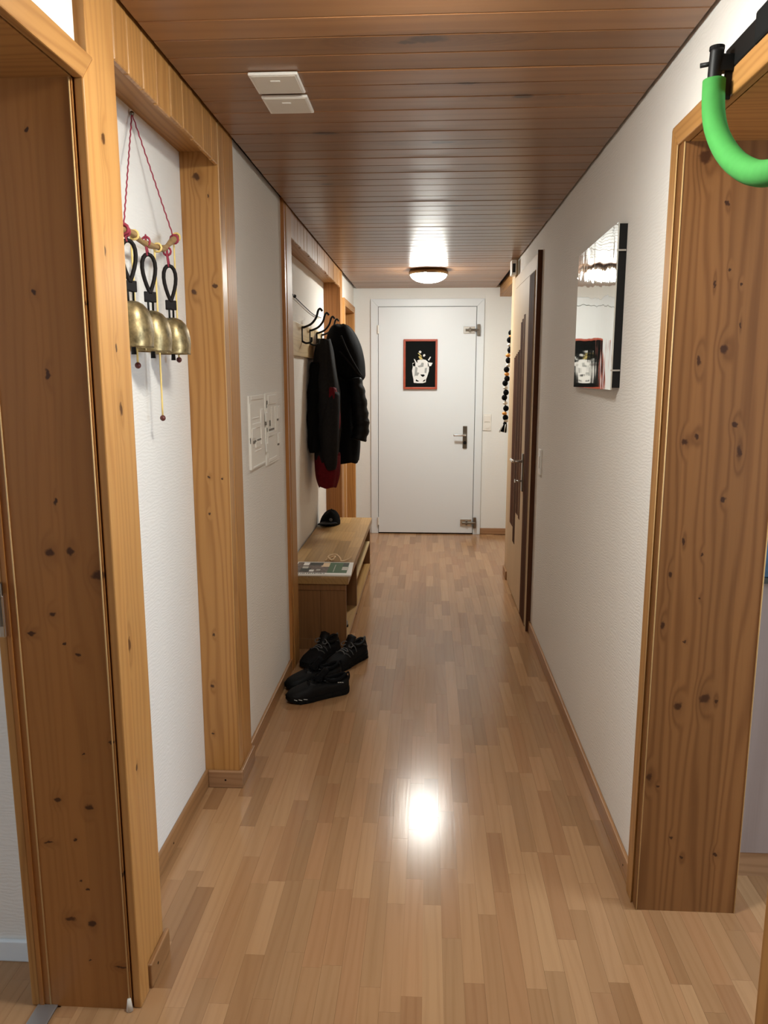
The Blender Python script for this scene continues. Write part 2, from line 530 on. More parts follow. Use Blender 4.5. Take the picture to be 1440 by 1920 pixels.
def loft(name, rings, mat, parent=None, caps=True, smooth=True):
    n = len(rings[0])
    v = [p for r in rings for p in r]
    f = []
    for i in range(len(rings) - 1):
        for k in range(n):
            l = (k + 1) % n
            f.append((i * n + k, i * n + l, (i + 1) * n + l, (i + 1) * n + k))
    if caps:
        f.append(tuple(range(n - 1, -1, -1)))
        f.append(tuple((len(rings) - 1) * n + k for k in range(n)))
    return fix_normals(mesh(name, v, f, mat, parent, smooth))


def lathe(name, prof, c, mat, parent=None, seg=32, sx=1.0, sy=1.0, smooth=True):
    rings = []
    for (r, z) in prof:
        rings.append([(c[0] + r * sx * math.cos(2 * math.pi * k / seg), c[1] + r * sy * math.sin(2 * math.pi * k / seg), c[2] + z) for k in range(seg)])
    return loft(name, rings, mat, parent, True, smooth)


def cyl(name, a, b, r, mat, parent=None, seg=16):
    o = tube(name, [a, b], r, mat, parent, seg, smooth=False)
    return o


def ball(name, c, r, mat, parent=None, seg=12):
    rx, ry, rz = r if isinstance(r, tuple) else (r, r, r)
    rings = []
    m = 8
    for i in range(m + 1):
        a = -math.pi / 2 + math.pi * (i * 0.98 + 0.01 * m) / m
        rings.append([(c[0] + rx * math.cos(a) * math.cos(2 * math.pi * k / seg), c[1] + ry * math.cos(a) * math.sin(2 * math.pi * k / seg), c[2] + rz * math.sin(a)) for k in range(seg)])
    return loft(name, rings, mat, parent)


def empty(name, loc):
    o = bpy.data.objects.new(name, None)
    o.empty_display_size = 0.05
    COL.objects.link(o)
    o.location = loc
    return o


def tag(o, label, cat, group=None, kind=None):
    o['label'] = label
    o['category'] = cat
    if group:
        o['group'] = group
    if kind:
        o['kind'] = kind
    return o


def struct(o, label, cat):
    return tag(o, label, cat, kind='structure')


# ------------------------------------------------------------------ dimensions
CEIL = 2.146
TOP = 2.17
END = 6.837
XW = -0.652      # left wall face
XP = -0.637      # faces of posts and headers on the left
XN = -0.757      # back of the left niches
XLO = -0.86      # far side of the left wall
XR = 0.580       # right wall face
XRO = 0.812      # far side of the right wall

# ------------------------------------------------------------------ floor
rng = random.Random(7)
floor = struct(box('floor', (-3.3, -1.6, -0.06), (3.3, END + 0.1, -0.004), 'beech'), 'light beech strip laminate floor of the hallway', 'floor')
SW = 0.0485
regions = [(-0.762, 0.60, 0.9, END), (0.60, 1.75, 0.7, 2.25), (-0.815, -0.762, 0.78, 1.50), (-1.75, -0.862, 0.7, 1.61)]


def project(x, y, z):
    cp, sp, ct, s_t = math.cos(PS), math.sin(PS), math.cos(TH), math.sin(TH)
    d = (-sp * ct, cp * ct, -s_t)
    r = (cp, sp, 0)
    u = (-sp * s_t, cp * s_t, ct)
    q = (x, y, z - CAM_H)
    w = sum(a * b for a, b in zip(q, d))
    return 720 + FPX * sum(a * b for a, b in zip(q, r)) / w, 960 - FPX * sum(a * b for a, b in zip(q, u)) / w, w


strips = []
for (x0, x1, y0, y1) in regions:
    i0 = math.floor(x0 / SW)
    for i in range(i0, math.ceil(x1 / SW)):
        a, b = max(x0, i * SW), min(x1, (i + 1) * SW)
        if b - a < 0.004:
            continue
        crng = random.Random(i * 31 + 5)
        y = -0.6 + crng.random() * 0.45
        while y < y1:
            l = crng.choice((0.24, 0.28, 0.30, 0.36, 0.42, 0.47))
            ya, yb = max(y, y0), min(y + l, y1)
            if yb - ya > 0.01:
                px, py, w = project((a + b) / 2, (ya + yb) / 2, 0)
                hid = px < -60 or px > 1500 or py > 2100 or w < 0.5
                strips.append((hid, w, a, b, ya, yb))
            y += l
strips.sort(key=lambda s: (s[0], s[1]))
G = 0.00018


def strip_box(s):
    _, _, a, b, ya, yb = s
    return (a + G, ya + G, -0.004), (b - G, yb - G, 0.0)


for s in strips[:300]:
    p, q = strip_box(s)
    box('floor_strip', p, q, 'beech', floor)
far = boxes('far_floor_strips', [strip_box(s) for s in strips[300:]], 'beech_i', floor)
far['kind'] = 'stuff'

# ------------------------------------------------------------------ ceiling
ceiling = struct(box('ceiling', (-3.3, -1.6, TOP), (3.3, END + 0.1, TOP + 0.06), 'black_gap'), 'brown varnished wooden board ceiling', 'ceiling')
y = -0.46
rb = random.Random(3)
BW = 0.0969
y = 1.7627 - BW * 24
while y < END - 0.01:
    wd = BW + rb.uniform(-0.004, 0.004)
    y2 = min(y + BW, END - 0.004)
    dz = rb.uniform(-0.0006, 0.0006)
    o = box('ceiling_board', (-0.628, y + 0.0022, CEIL + dz), (0.571, y2 - 0.0012, CEIL + 0.016), 'ceil', ceiling, r=0.0022, seg=1)
    y += BW
# plain plaster over the side rooms
boxes('room_plaster', [((-3.3, -1.6, CEIL + 0.08 - 0.08), (XLO, 1.62, TOP)), ((XRO, -1.6, CEIL), (3.3, 2.66, TOP))], 'wall', ceiling)

# ------------------------------------------------------------------ walls
LD0, LD1, LDT = 0.72, 1.475, 1.937     # left doorway: near, far, head
RD0, RD1, RDT = 1.165, 1.873, 1.920    # right doorway
FD0, FD1, FDT = 6.00, 6.73, 1.93       # doorway at the far left
def wall(name, a, b, label):
    return struct(box(name, a, b, 'wall'), label, 'wall')


wall('wall_left', (XLO, -1.6, 0), (XW, LD0 - 0.02, TOP), 'white wallpapered wall on the near side of the left doorway')
wall('wall_left', (XLO, LD0 - 0.02, LDT + 0.02), (XW, LD1 + 0.025, TOP), 'white wallpapered wall above the left doorway')
wall('wall_left', (XLO, LD1 + 0.025, 0), (XN, 2.45, TOP), 'white wallpapered niche wall behind the cow bells')
wall('wall_left', (XN, LD1 + 0.025, 0), (XW - 0.02, 1.648, TOP), 'white wall end behind the pine post of the left doorway')
wall('wall_left', (XLO, 2.49, 0), (XW, 3.50, TOP), 'white wallpapered wall carrying the white relief panels')
wall('wall_left', (XLO, 3.50, 0), (XN, 5.72, TOP), 'white wallpapered niche wall behind the coats and bench')
wall('wall_left', (XLO, 5.80, 0), (XW, FD0 - 0.02, TOP), 'narrow white wall between coat niche and far left doorway')
wall('wall_left', (XLO, FD0 - 0.02, FDT + 0.02), (XW, FD1 + 0.02, TOP), 'white wall above the far left doorway')
wall('wall_left', (XLO, FD1 + 0.02, 0), (XW, END, TOP), 'narrow white wall between far left doorway and end wall')
wall('wall_right', (XR, -1.6, 0), (XRO, RD0 - 0.028, TOP), 'white wallpapered wall on the near side of the right doorway')
wall('wall_right', (XR, RD0 - 0.028, RDT + 0.02), (XRO, RD1 + 0.028, TOP), 'white wallpapered wall above the right doorway')
wall('wall_right', (XR, RD1 + 0.028, 0), (XRO, 5.27, TOP), 'white wallpapered right wall carrying the mirror')
wall('wall_right', (XRO, 5.44, 0), (XRO + 0.1, END, TOP), 'white wall of the recess beyond the striped door')
struct(box('wall_end', (-0.95, END, 0), (0.95, END + 0.1, TOP), 'wall_end'), 'white painted wall around the white end door', 'wall')
struct(box('wall_behind', (-0.86, -1.7, 0), (0.82, -1.6, TOP), 'wall'), 'white hallway wall behind the viewer', 'wall')
# side rooms
struct(boxes('wall_left_room', [
    ((-3.3, 1.61, 0), (XLO, 1.70, TOP)),
    ((-3.3, -1.7, 0), (XLO, -1.6, TOP)),
    ((-3.3, -1.6, 0), (-3.2, -0.55, TOP)), ((-3.3, 0.95, 0), (-3.2, 1.61, TOP)),
    ((-3.3, -0.55, 0), (-3.2, 0.95, 0.88)), ((-3.3, -0.55, 2.02), (-3.2, 0.95, TOP)),
], 'wall'), 'white wall of the room behind the left doorway', 'wall')
struct(boxes('wall_right_room', [
    ((XRO, 2.60, 0), (3.3, 2.70, TOP)),
    ((XRO, -1.7, 0), (3.3, -1.6, TOP)),
    ((3.2, -1.6, 0), (3.3, -0.05, TOP)), ((3.2, 1.55, 0), (3.3, 2.60, TOP)),
    ((3.2, -0.05, 0), (3.3, 1.55, 0.88)), ((3.2, -0.05, 2.02), (3.3, 1.55, TOP)),
], 'wall'), 'white wall of the room behind the right doorway', 'wall')
for n, (x, ya, yb) in enumerate(((3.22, -0.05, 1.55), (-3.28, -0.55, 0.95))):
    w = struct(boxes('window_%d' % (n + 1), [((x, ya, 0.88), (x + 0.06, ya + 0.05, 2.02)), ((x, yb - 0.05, 0.88), (x + 0.06, yb, 2.02)),
                     ((x, ya + 0.05, 0.88), (x + 0.06, yb - 0.05, 0.93)), ((x, ya + 0.05, 1.97), (x + 0.06, yb - 0.05, 2.02)),
                     ((x, (ya + yb) / 2 - 0.03, 0.93), (x + 0.06, (ya + yb) / 2 + 0.03, 1.97))], 'white_paint'),
               'white framed window of the %s side room' % ('right', 'left')[n], 'window')


# ------------------------------------------------------------------ door frames
def frame_y(root, face, side, y0, y1, zt, w, depth, mats, lining=None, jamb_mat='pine_dark'):
    """casing and lining of a doorway in a wall that runs along Y.
    face: x of the casing face, side: +1 when the hall lies at larger x, depth: x of the room side"""
    back = face - side * 0.0185
    lo, hi = sorted((face, back))
    # mitred casing boards
    prism('casing', [(y1, 0), (y1 + w, 0), (y1 + w, zt + w), (y1, zt)], 'X', lo, hi, mats[0], root, r=0.003)
    prism('casing', [(y0, 0), (y0 - w, 0), (y0 - w, zt + w), (y0, zt)], 'X', lo, hi, mats[0], root, r=0.003)
    prism('casing', [(y0, zt), (y1, zt), (y1 + w, zt + w), (y0 - w, zt + w)], 'X', lo, hi, mats[1], root, r=0.003)


# left doorway
t1 = struct(empty('trim_1', (XW, LD1, 0)), 'orange pine door frame with wide knotty lining beside the bells', 'door frame')
CW = 0.052
frame_y(t1, -0.631, 1, LD0, LD1 + 0.004, LDT, CW, XLO, ('pine_side', 'pine_y'))
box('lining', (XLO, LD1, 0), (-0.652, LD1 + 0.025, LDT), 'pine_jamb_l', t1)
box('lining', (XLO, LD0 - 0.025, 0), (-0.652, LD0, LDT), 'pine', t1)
box('head_lining', (XLO, LD0, LDT), (-0.652, LD1, LDT + 0.02), 'pine_x', t1)
tube('bead', [(-0.656, LD1 - 0.001, 0.002), (-0.656, LD1 - 0.001, LDT)], 0.0017, 'bead', t1, 6)
tube('bead', [(-0.838, LD1 - 0.001, 0.002), (-0.838, LD1 - 0.001, LDT)], 0.0017, 'bead', t1, 6)
box('room_casing', (-0.882, LD1 - 0.002, 0), (-0.862, LD1 + 0.05, LDT + 0.05), 'pine', t1, r=0.003)
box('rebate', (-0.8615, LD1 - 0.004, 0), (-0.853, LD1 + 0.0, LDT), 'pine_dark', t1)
hg = box('hinge', (-0.872, LD1 - 0.016, 0.875), (-0.858, LD1 - 0.002, 0.965), 'chrome', t1, r=0.003)
cyl('hinge_pin', (-0.865, LD1 - 0.012, 0.90), (-0.865, LD1 - 0.012, 0.99), 0.006, 'steel_dark', hg)
tube('pad', [(-0.655, LD1 - 0.004, 0.0015), (-0.655, LD1 - 0.004, 0.03)], [0.008, 0.004], 'grey_plastic', t1, 8)
th = tag(box('threshold_strip', (-0.868, LD0, 0.0), (-0.822, LD1, 0.004), 'alu', None, r=0.0015), 'grey metal threshold strip in the left doorway', 'threshold', kind='structure')

# post between the left doorway and the bells
struct(box('trim_2', (XW - 0.02, 1.517, 0), (XP, 1.648, TOP), 'pine_side', None, r=0.002),
       'pine post between left doorway and bell niche', 'post')


def header(name, y0, y1, cuts, z0, zs, label):
    root = struct(empty(name, (XW, y0, zs)), label, 'header')
    box('soffit', (XN, y0, zs), (XP - 0.014, y1, zs + 0.016), 'pine_y', root)
    box('backing', (XW - 0.06, y0, zs + 0.016), (XP - 0.014, y1, TOP), 'black_gap', root)
    cc = [y0] + cuts + [y1]
    rz = random.Random(11)
    for a, b in zip(cc[:-1], cc[1:]):
        box('plank', (XP - 0.014 + rz.uniform(0, 0.002), a + 0.0015, z0 + rz.uniform(-0.003, 0.003)), (XP + rz.uniform(-0.001, 0.001), b - 0.0015, TOP - 0.004), 'pine_vor', root, r=0.0025, seg=1)
    return root


header('trim_3', 1.648, 2.43, [1.725, 1.812, 1.902, 1.998, 2.092, 2.185, 2.275, 2.365], 2.030, 2.068, 'orange plank header boards above the cow bell niche')
t4 = struct(empty('trim_4', (XP, 2.43, 0)), 'knotty pine corner post between bell niche and the white relief panels', 'post')
box('post', (XN, 2.43, 0), (XP, 2.49, TOP), 'pine_post', t4, r=0.002)
box('facing', (XW - 0.02, 2.49, 0), (XP + 0.001, 2.607, TOP), 'pine', t4, r=0.002)
tube('bead', [(XP - 0.001, 2.432, 0.08), (XP - 0.001, 2.432, TOP - 0.01)], 0.0015, 'bead', t4, 6)

# second niche
t5 = struct(empty('trim_5', (XP, 3.5, 0)), 'narrow pine post at the start of the coat niche', 'post')
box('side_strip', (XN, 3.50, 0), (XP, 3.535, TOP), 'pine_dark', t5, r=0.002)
box('facing', (XN, 3.535, 0), (XP + 0.003, 3.665, TOP), 'pine', t5, r=0.002)
cuts2 = [3.665 + 0.097 * i for i in range(1, 21)]
header('trim_6', 3.665, 5.68, cuts2, 2.030, 2.062, 'pine plank header boards above the coat niche')
t7 = struct(empty('trim_7', (XP, 5.68, 0)), 'brown pine post behind the hanging coats', 'post')
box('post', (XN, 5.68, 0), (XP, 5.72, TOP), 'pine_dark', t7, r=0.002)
box('facing', (XN, 5.72, 0), (XP + 0.002, 5.80, TOP), 'pine', t7, r=0.002)

# far left doorway
d3 = struct(empty('door_3', (XW, FD0, 0)), 'pine doorway in the left wall beyond the coat niche', 'doorway')
frame_y(d3, -0.634, 1, FD0, FD1, FDT, 0.055, XLO, ('pine_side', 'pine_y'))
box('lining', (XLO, FD1, 0), (-0.652, FD1 + 0.02, FDT), 'pine_vor', d3)
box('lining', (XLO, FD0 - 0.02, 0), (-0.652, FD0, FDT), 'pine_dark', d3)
box('head_lining', (XLO, FD0, FDT), (-0.652, FD1, FDT + 0.02), 'pine_x', d3)
dl = box('leaf', (XLO - 0.04, FD0, 0.006), (XLO, FD1, FDT - 0.003), 'pine', d3)

# right doorway
t8 = struct(empty('trim_8', (XR, RD1, 0)), 'orange pine door frame with wide knotty lining under the green bar', 'door frame')
frame_y(t8, 0.561, -1, RD0, RD1 + 0.03, RDT, 0.050, XRO, ('pine', 'pine_y'))
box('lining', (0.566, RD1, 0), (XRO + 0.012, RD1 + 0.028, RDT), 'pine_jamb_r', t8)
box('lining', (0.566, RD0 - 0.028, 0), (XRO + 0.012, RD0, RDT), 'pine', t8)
box('head_lining', (0.5805, RD0, RDT), (XRO + 0.012, RD1, RDT + 0.02), 'pine_x', t8)
tube('bead', [(0.568, RD1 - 0.001, 0.002), (0.568, RD1 - 0.001, RDT)], 0.0016, 'bead', t8, 6)
tube('bead', [(0.561, RD1 + 0.028, 0.002), (0.561, RD1 + 0.028, RDT)], 0.0015, 'bead', t8, 6)
tube('bead', [(XRO + 0.011, RD1 - 0.001, 0.002), (XRO + 0.011, RD1 - 0.001, RDT)], 0.0016, 'bead', t8, 6)

# striped door in the right wall
DY0, DY1, DZT = 4.235, 5.17, 1.955
d2 = struct(empty('door_2', (XR, DY0, 0)), 'pale maple door with dark vertical inlaid strips in the right wall', 'door')
prism('casing', [(DY0, 0), (DY0 - 0.075, 0), (DY0 - 0.075, DZT + 0.075), (DY0, DZT)], 'X', 0.560, XR, 'maple', d2, r=0.002)
prism('casing', [(DY1, 0), (DY1 + 0.075, 0), (DY1 + 0.075, DZT + 0.075), (DY1, DZT)], 'X', 0.560, XR, 'maple', d2, r=0.002)
prism('casing', [(DY0, DZT), (DY1, DZT), (DY1 + 0.075, DZT + 0.075), (DY0 - 0.075, DZT + 0.075)], 'X', 0.560, XR, 'maple', d2, r=0.002)
box('casing_edge', (0.556, DY0 - 0.088, 0), (XR, DY0 - 0.075, DZT + 0.085), 'walnut', d2)
leaf = box('leaf', (0.556, DY0 + 0.004, 0.008), (0.579, DY1 - 0.004, DZT - 0.004), 'maple', d2, r=0.0015)
for (ya, yb, za, zb) in ((4.241, 4.305, 0.01, 1.948), (4.308, 4.375, 0.01, 1.948), (4.378, 4.445, 0.01, 1.948), (4.59, 4.655, 0.55, 1.755), (4.68, 4.735, 0.56, 1.735), (4.738, 4.795, 0.56, 1.72), (4.815, 4.868, 0.35, 1.56),
                         (4.871, 4.925, 0.35, 1.55), (4.945, 5.000, 0.44, 1.54), (5.003, 5.055, 0.44, 1.53), (5.058, 5.115, 0.44, 1.52)):
    box('inlay_strip', (0.5545, ya, za), (0.5575, yb, zb), 'walnut', leaf)
pl = box('handle_plate', (0.548, 4.468, 0.74), (0.5565, 4.508, 0.96), 'steel_dark', d2, r=0.003)
tube('lever', spline([(0.549, 4.488, 0.915), (0.51, 4.488, 0.915), (0.498, 4.50, 0.915), (0.498, 4.61, 0.913)], 6), 0.009, 'chrome', pl)
tube('key', [(0.55, 4.488, 0.80), (0.515, 4.488, 0.80)], 0.005, 'chrome', pl, 8)
box('key_bow', (0.508, 4.474, 0.79), (0.515, 4.502, 0.81), 'chrome', pl, r=0.002)

# corner and niche beyond the striped door
t9 = struct(empty('trim_9', (XR, 5.3, 0)), 'pale wooden corner post and beam beyond the striped door', 'post')
box('corner_post', (0.562, 5.27, 0), (XRO, 5.44, TOP), 'maple', t9, r=0.002)
box('beam', (0.605, 5.44, 2.072), (0.70, END, TOP), 'pine_y', t9, r=0.002)
sb = tag(box('sensor_box', (0.528, 5.18, 2.045), (0.560, 5.27, 2.138), 'white_plastic', None, r=0.004), 'small white wall box with black face above the striped door', 'sensor')
box('black_face', (0.535, 5.178, 2.06), (0.553, 5.181, 2.115), 'black_metal', sb)


# ------------------------------------------------------------------ white end door
def casing_x(root, x0, x1, zt, w, y_face, mat):
    ya, yb = y_face, END
    prism('casing', [(x0, 0), (x0 - w, 0), (x0 - w, zt + w), (x0, zt)], 'Y', ya, yb, mat, root, r=0.003)
    prism('casing', [(x1, 0), (x1 + w, 0), (x1 + w, zt + w), (x1, zt)], 'Y', ya, yb, mat, root, r=0.003)
    prism('casing', [(x0, zt), (x1, zt), (x1 + w, zt + w), (x0 - w, zt + w)], 'Y', ya, yb, mat, root, r=0.003)


d1 = struct(empty('door_1', (0, END, 0)), 'plain white door at the end of the hallway', 'door')
EX0, EX1, EZ = -0.438, 0.412, 1.992
casing_x(d1, EX0, EX1, EZ, 0.064, END - 0.020, 'white_paint')
box('shadow_gap', (EX0, END - 0.004, 0), (EX1, END, EZ), 'black_gap', d1)
lf = box('leaf', (EX0 + 0.004, END - 0.026, 0.012), (EX1 - 0.005, END - 0.004, EZ - 0.004), 'white_paint', d1, r=0.002)
for z in (1.80, 0.115):
    cyl('hinge', (EX0 + 0.001, END - 0.030, z - 0.035), (EX0 + 0.001, END - 0.030, z + 0.035), 0.009, 'white_plastic', d1)
for z, m in ((1.792, 'chrome'), (0.108, 'chrome')):
    bt = box('bolt_plate', (0.298, END - 0.034, z - 0.030), (0.398, END - 0.026, z + 0.030), m, d1, r=0.002)
    cyl('bolt_rod', (0.315, END - 0.041, z), (0.43, END - 0.041, z), 0.010, 'steel_dark', bt, 12)
    box('bolt_guide', (0.345, END - 0.050, z - 0.020), (0.362, END - 0.032, z + 0.020), 'steel_dark', bt, r=0.002)
    box('keeper', (0.414, END - 0.048, z - 0.048), (0.440, END - 0.020, z + 0.048), 'steel_dark', bt, r=0.003)
hp = box('handle_plate', (0.308, END - 0.036, 0.775), (0.346, END - 0.026, 0.972), 'steel_dark', d1, r=0.004)
tube('lever', spline([(0.327, END - 0.036, 0.893), (0.327, END - 0.075, 0.893), (0.315, END - 0.085, 0.893), (0.225, END - 0.083, 0.893)], 6), 0.009, 'chrome', hp)
cyl('keyhole_rose', (0.327, END - 0.044, 0.825), (0.327, END - 0.034, 0.825), 0.015, 'black_metal', hp)

# picture on the end door
pic = tag(empty('framed_picture', (-0.07, END - 0.03, 1.29)), 'red framed picture of a white cow head on black, hung on the white door', 'picture')
PX0, PX1, PZ0, PZ1 = -0.216, 0.078, 1.290, 1.716
yb_ = END - 0.027
W = 0.018
prism('frame_bar', [(PX0, PZ0), (PX0 + W, PZ0 + W), (PX0 + W, PZ1 - W), (PX0, PZ1)], 'Y', yb_ - 0.022, yb_, 'red_frame', pic, r=0.0025)
prism('frame_bar', [(PX1, PZ0), (PX1 - W, PZ0 + W), (PX1 - W, PZ1 - W), (PX1, PZ1)], 'Y', yb_ - 0.022, yb_, 'red_frame', pic, r=0.0025)
prism('frame_bar', [(PX0, PZ0), (PX1, PZ0), (PX1 - W, PZ0 + W), (PX0 + W, PZ0 + W)], 'Y', yb_ - 0.022, yb_, 'red_frame', pic, r=0.0025)
prism('frame_bar', [(PX0, PZ1), (PX1, PZ1), (PX1 - W, PZ1 - W), (PX0 + W, PZ1 - W)], 'Y', yb_ - 0.022, yb_, 'red_frame', pic, r=0.0025)
sheet = box('picture_sheet', (PX0 + W, yb_ - 0.008, PZ0 + W), (PX1 - W, yb_ - 0.002, PZ1 - W), 'art_black', pic)


def art(name, pts, mat, lift=0.0):
    # pts in the zoomed picture (pixels of a 1440x1800 crop of the 100x125 px area) mapped to the sheet
    q = []
    for (a, b) in pts:
        x = PX0 + (a - 235) / (1160 - 235) * (PX1 - PX0)
        z = PZ1 - (b - 235) / (1580 - 235) * (PZ1 - PZ0)
        q.append((x, z))
    prism(name, q, 'Y', yb_ - 0.0092 - lift, yb_ - 0.0078, mat, sheet)


art('cow_head', [(480, 900), (540, 860), (640, 790), (760, 770), (840, 790), (900, 840), (935, 960), (930, 1090), (890, 1220), (850, 1330), (850, 1390), (760, 1415), (620, 1415), (520, 1405), (510, 1310), (485, 1200), (470, 1080), (490, 980)], 'art_white')
art('horn', [(515, 760), (545, 770), (580, 830), (550, 850)], 'art_white')
art('horn', [(985, 710), (960, 700), (900, 790), (930, 810)], 'art_white')
art('ear', [(900, 850), (1030, 870), (990, 950), (900, 970)], 'art_white')
art('ear', [(480, 880), (560, 850), (560, 960), (500, 960)], 'art_white')
art('cheek', [(560, 960), (620, 1000), (600, 1180), (540, 1240), (545, 1100)], 'art_grey', 0.0006)
art('brow', [(730, 860), (790, 870), (780, 970), (740, 980), (650, 990), (620, 950), (700, 930)], 'art_grey', 0.0006)
art('muzzle_shade', [(620, 1120), (670, 1140), (620, 1220), (570, 1210)], 'art_grey', 0.0006)
art('eye', [(575, 835), (600, 820), (630, 840), (605, 860)], 'art_black', 0.0008)
art('nostril', [(700, 1180), (800, 1180), (820, 1210), (770, 1250), (720, 1220)], 'art_black', 0.0008)
art('mouth_patch', [(580, 1310), (670, 1365), (620, 1375), (570, 1360)], 'art_black', 0.0008)
art('mouth_patch', [(840, 1310), (820, 1365), (760, 1380), (790, 1335)], 'art_black', 0.0008)
art('cheek', [(820, 1010), (880, 1000), (860, 1150), (810, 1130)], 'art_grey', 0.0006)
art('flower', [(640, 700), (670, 680), (750, 740), (740, 800), (680, 770)], 'art_yellow')
art('flower', [(650, 560), (690, 540), (725, 570), (705, 610), (665, 600)], 'art_white')
art('flower', [(770, 650), (810, 630), (835, 665), (800, 705), (765, 690)], 'art_white')
art('stalk', [(620, 610), (650, 600), (740, 690), (720, 700)], 'art_yellow')

# light switch beside the end door
sw = tag(box('light_switch', (0.484, END - 0.009, 0.930), (0.556, END, 1.075), 'white_plastic', None, r=0.003), 'white double light switch plate beside the white end door', 'light switch')
box('rocker', (0.496, END - 0.0125, 1.008), (0.544, END - 0.008, 1.062), 'white_plastic', sw, r=0.002)
box('rocker_gap', (0.494, END - 0.0095, 1.001), (0.546, END - 0.0085, 1.0045), 'paper_grey', sw)
cyl('socket', (0.520, END - 0.0135, 0.968), (0.520, END - 0.0085, 0.968), 0.022, 'white_plastic', sw, 20)
s2 = tag(box('light_switch', (XR - 0.009, 3.93, 0.905), (XR, 4.00, 1.035), 'white_plastic', None, r=0.003), 'white light switch plate on the wall beside the striped door', 'light switch')
box('rocker', (XR - 0.0125, 3.945, 0.94), (XR - 0.008, 3.985, 1.0), 'white_plastic', s2, r=0.002)

# ------------------------------------------------------------------ baseboards
def baseboard(name, a, b, mat, label, screws=()):
    o = struct(box(name, a, b, mat, None, r=0.003), label, 'baseboard')
    for (p, q) in screws:
        cyl('screw', p, q, 0.0035, 'black_gap', o, 8)
    return o


BH = 0.062
baseboard('baseboard_post', (XP, 1.535, 0), (XP + 0.012, 1.66, BH), 'base', 'short brown baseboard on the pine post beside left doorway', [((XP + 0.0121, 1.575, 0.035), (XP + 0.0124, 1.575, 0.035))])
baseboard('baseboard_niche', (XN, 1.65, 0), (XN + 0.012, 2.43, BH), 'base', 'brown baseboard under the cow bells', [((XN + 0.0121, 2.05, 0.03), (XN + 0.0124, 2.05, 0.03))])
baseboard('baseboard_corner', (XN + 0.012, 2.418, 0), (XP + 0.012, 2.43, BH), 'base_x', 'brown baseboard across the knotty corner post', [((-0.685, 2.4178, 0.03), (-0.685, 2.4175, 0.03))])
baseboard('baseboard_left', (XP, 2.43, 0), (XP + 0.012, 2.615, BH), 'base', 'brown baseboard along the side of the knotty corner post')
baseboard('baseboard_left', (XW, 2.615, 0), (XW + 0.012, 3.50, BH), 'base', 'brown baseboard under the white relief panels')
baseboard('baseboard_left', (XN, 3.67, 0), (XN + 0.012, 3.80, BH), 'base', 'brown baseboard in the coat niche in front of the bench')
baseboard('baseboard_right', (XR - 0.012, RD1 + 0.087, 0), (XR, DY0 - 0.09, BH), 'base', 'brown baseboard along the right wall below the mirror', [((XR - 0.0121, 2.02, 0.03), (XR - 0.0124, 2.02, 0.03))])
baseboard('baseboard_far', (0.55, 5.246, 0), (0.562, 5.44, BH), 'base', 'short brown baseboard past the striped door')
baseboard('baseboard_end', (0.478, END - 0.012, 0), (XRO, END, 0.055), 'base_x', 'brown baseboard on the end wall beside the white door')
baseboard('baseboard_room', (-3.2, 1.598, 0), (-0.885, 1.61, 0.055), 'white_paint', 'white baseboard in the room behind the left doorway')

# ------------------------------------------------------------------ ceiling lamps
def lamp(x, y, label, glass='lamp_glass'):
    root = tag(empty('ceiling_lamp', (x, y, CEIL)), label, 'lamp', 'dish lamps on the wooden ceiling')
    R = 0.138
    lathe('rim', [(R - 0.05, 0.0), (R - 0.012, 0.0), (R, -0.008), (R + 0.004, -0.022), (R, -0.032), (R - 0.012, -0.034)], (x, y, CEIL), 'brass_rim', root, 40)
    prof = []
    for i in range(9):
        a = math.pi / 2 * i / 8
        prof.append(((R - 0.008) * math.cos(a) + 0.0005, -0.030 - 0.058 * math.sin(a)))
    lathe('dish', prof, (x, y, CEIL), glass, root, 40)
    for k in range(3):
        a = math.radians(-100 + 120 * k)
        ball('clip', (x + (R + 0.003) * math.cos(a), y + (R + 0.003) * math.sin(a), CEIL - 0.028), 0.009, 'chrome', root, 8)
    return root


lamp(-0.005, 5.70, 'lit round white glass ceiling lamp in front of the white end door')
lamp(-0.005, 1.44, 'lit round white glass ceiling lamp nearest the two white ceiling covers', 'lamp_glass_dim')

# two covers on the ceiling
for (ya, yb, lab) in ((2.043, 2.175, 'white square ceiling cover, the one closer to the left doorway'), (2.201, 2.330, 'white square ceiling cover, the one closer to the end door')):
    o = tag(box('ceiling_cover', (-0.455, ya, CEIL - 0.009), (-0.330, yb, CEIL - 0.0012), 'white_plastic', None, r=0.003), lab, 'cover', 'white covers on the wooden ceiling')
    box('face_plate', (-0.448, ya + 0.007, CEIL - 0.0102), (-0.337, yb - 0.007, CEIL - 0.0085), 'grey_plastic', o, r=0.001)
    box('catch', (-0.405, ya + 0.035, CEIL - 0.0115), (-0.381, ya + 0.042, CEIL - 0.0095), 'white_plastic', o)

# ------------------------------------------------------------------ mirror
mir = tag(empty('wall_mirror', (XR, 2.73, 1.36)), 'rectangular frameless mirror with a wavy face on the right wall', 'mirror')
MY0, MY1, MZ0, MZ1 = 2.398, 3.065, 1.362, 1.848
MXN, MXF = 0.5515, 0.5640      # the near edge stands a little further off the wall


def slab(name, y0, y1, z0, z1, xa, xb, t, mat, parent):
    v = [(xa, y0, z0), (xa + t, y0, z0), (xb + t, y1, z0), (xb, y1, z0), (xa, y0, z1), (xa + t, y0, z1), (xb + t, y1, z1), (xb, y1, z1)]
    return fix_normals(mesh(name, v, BOXF, mat, parent))


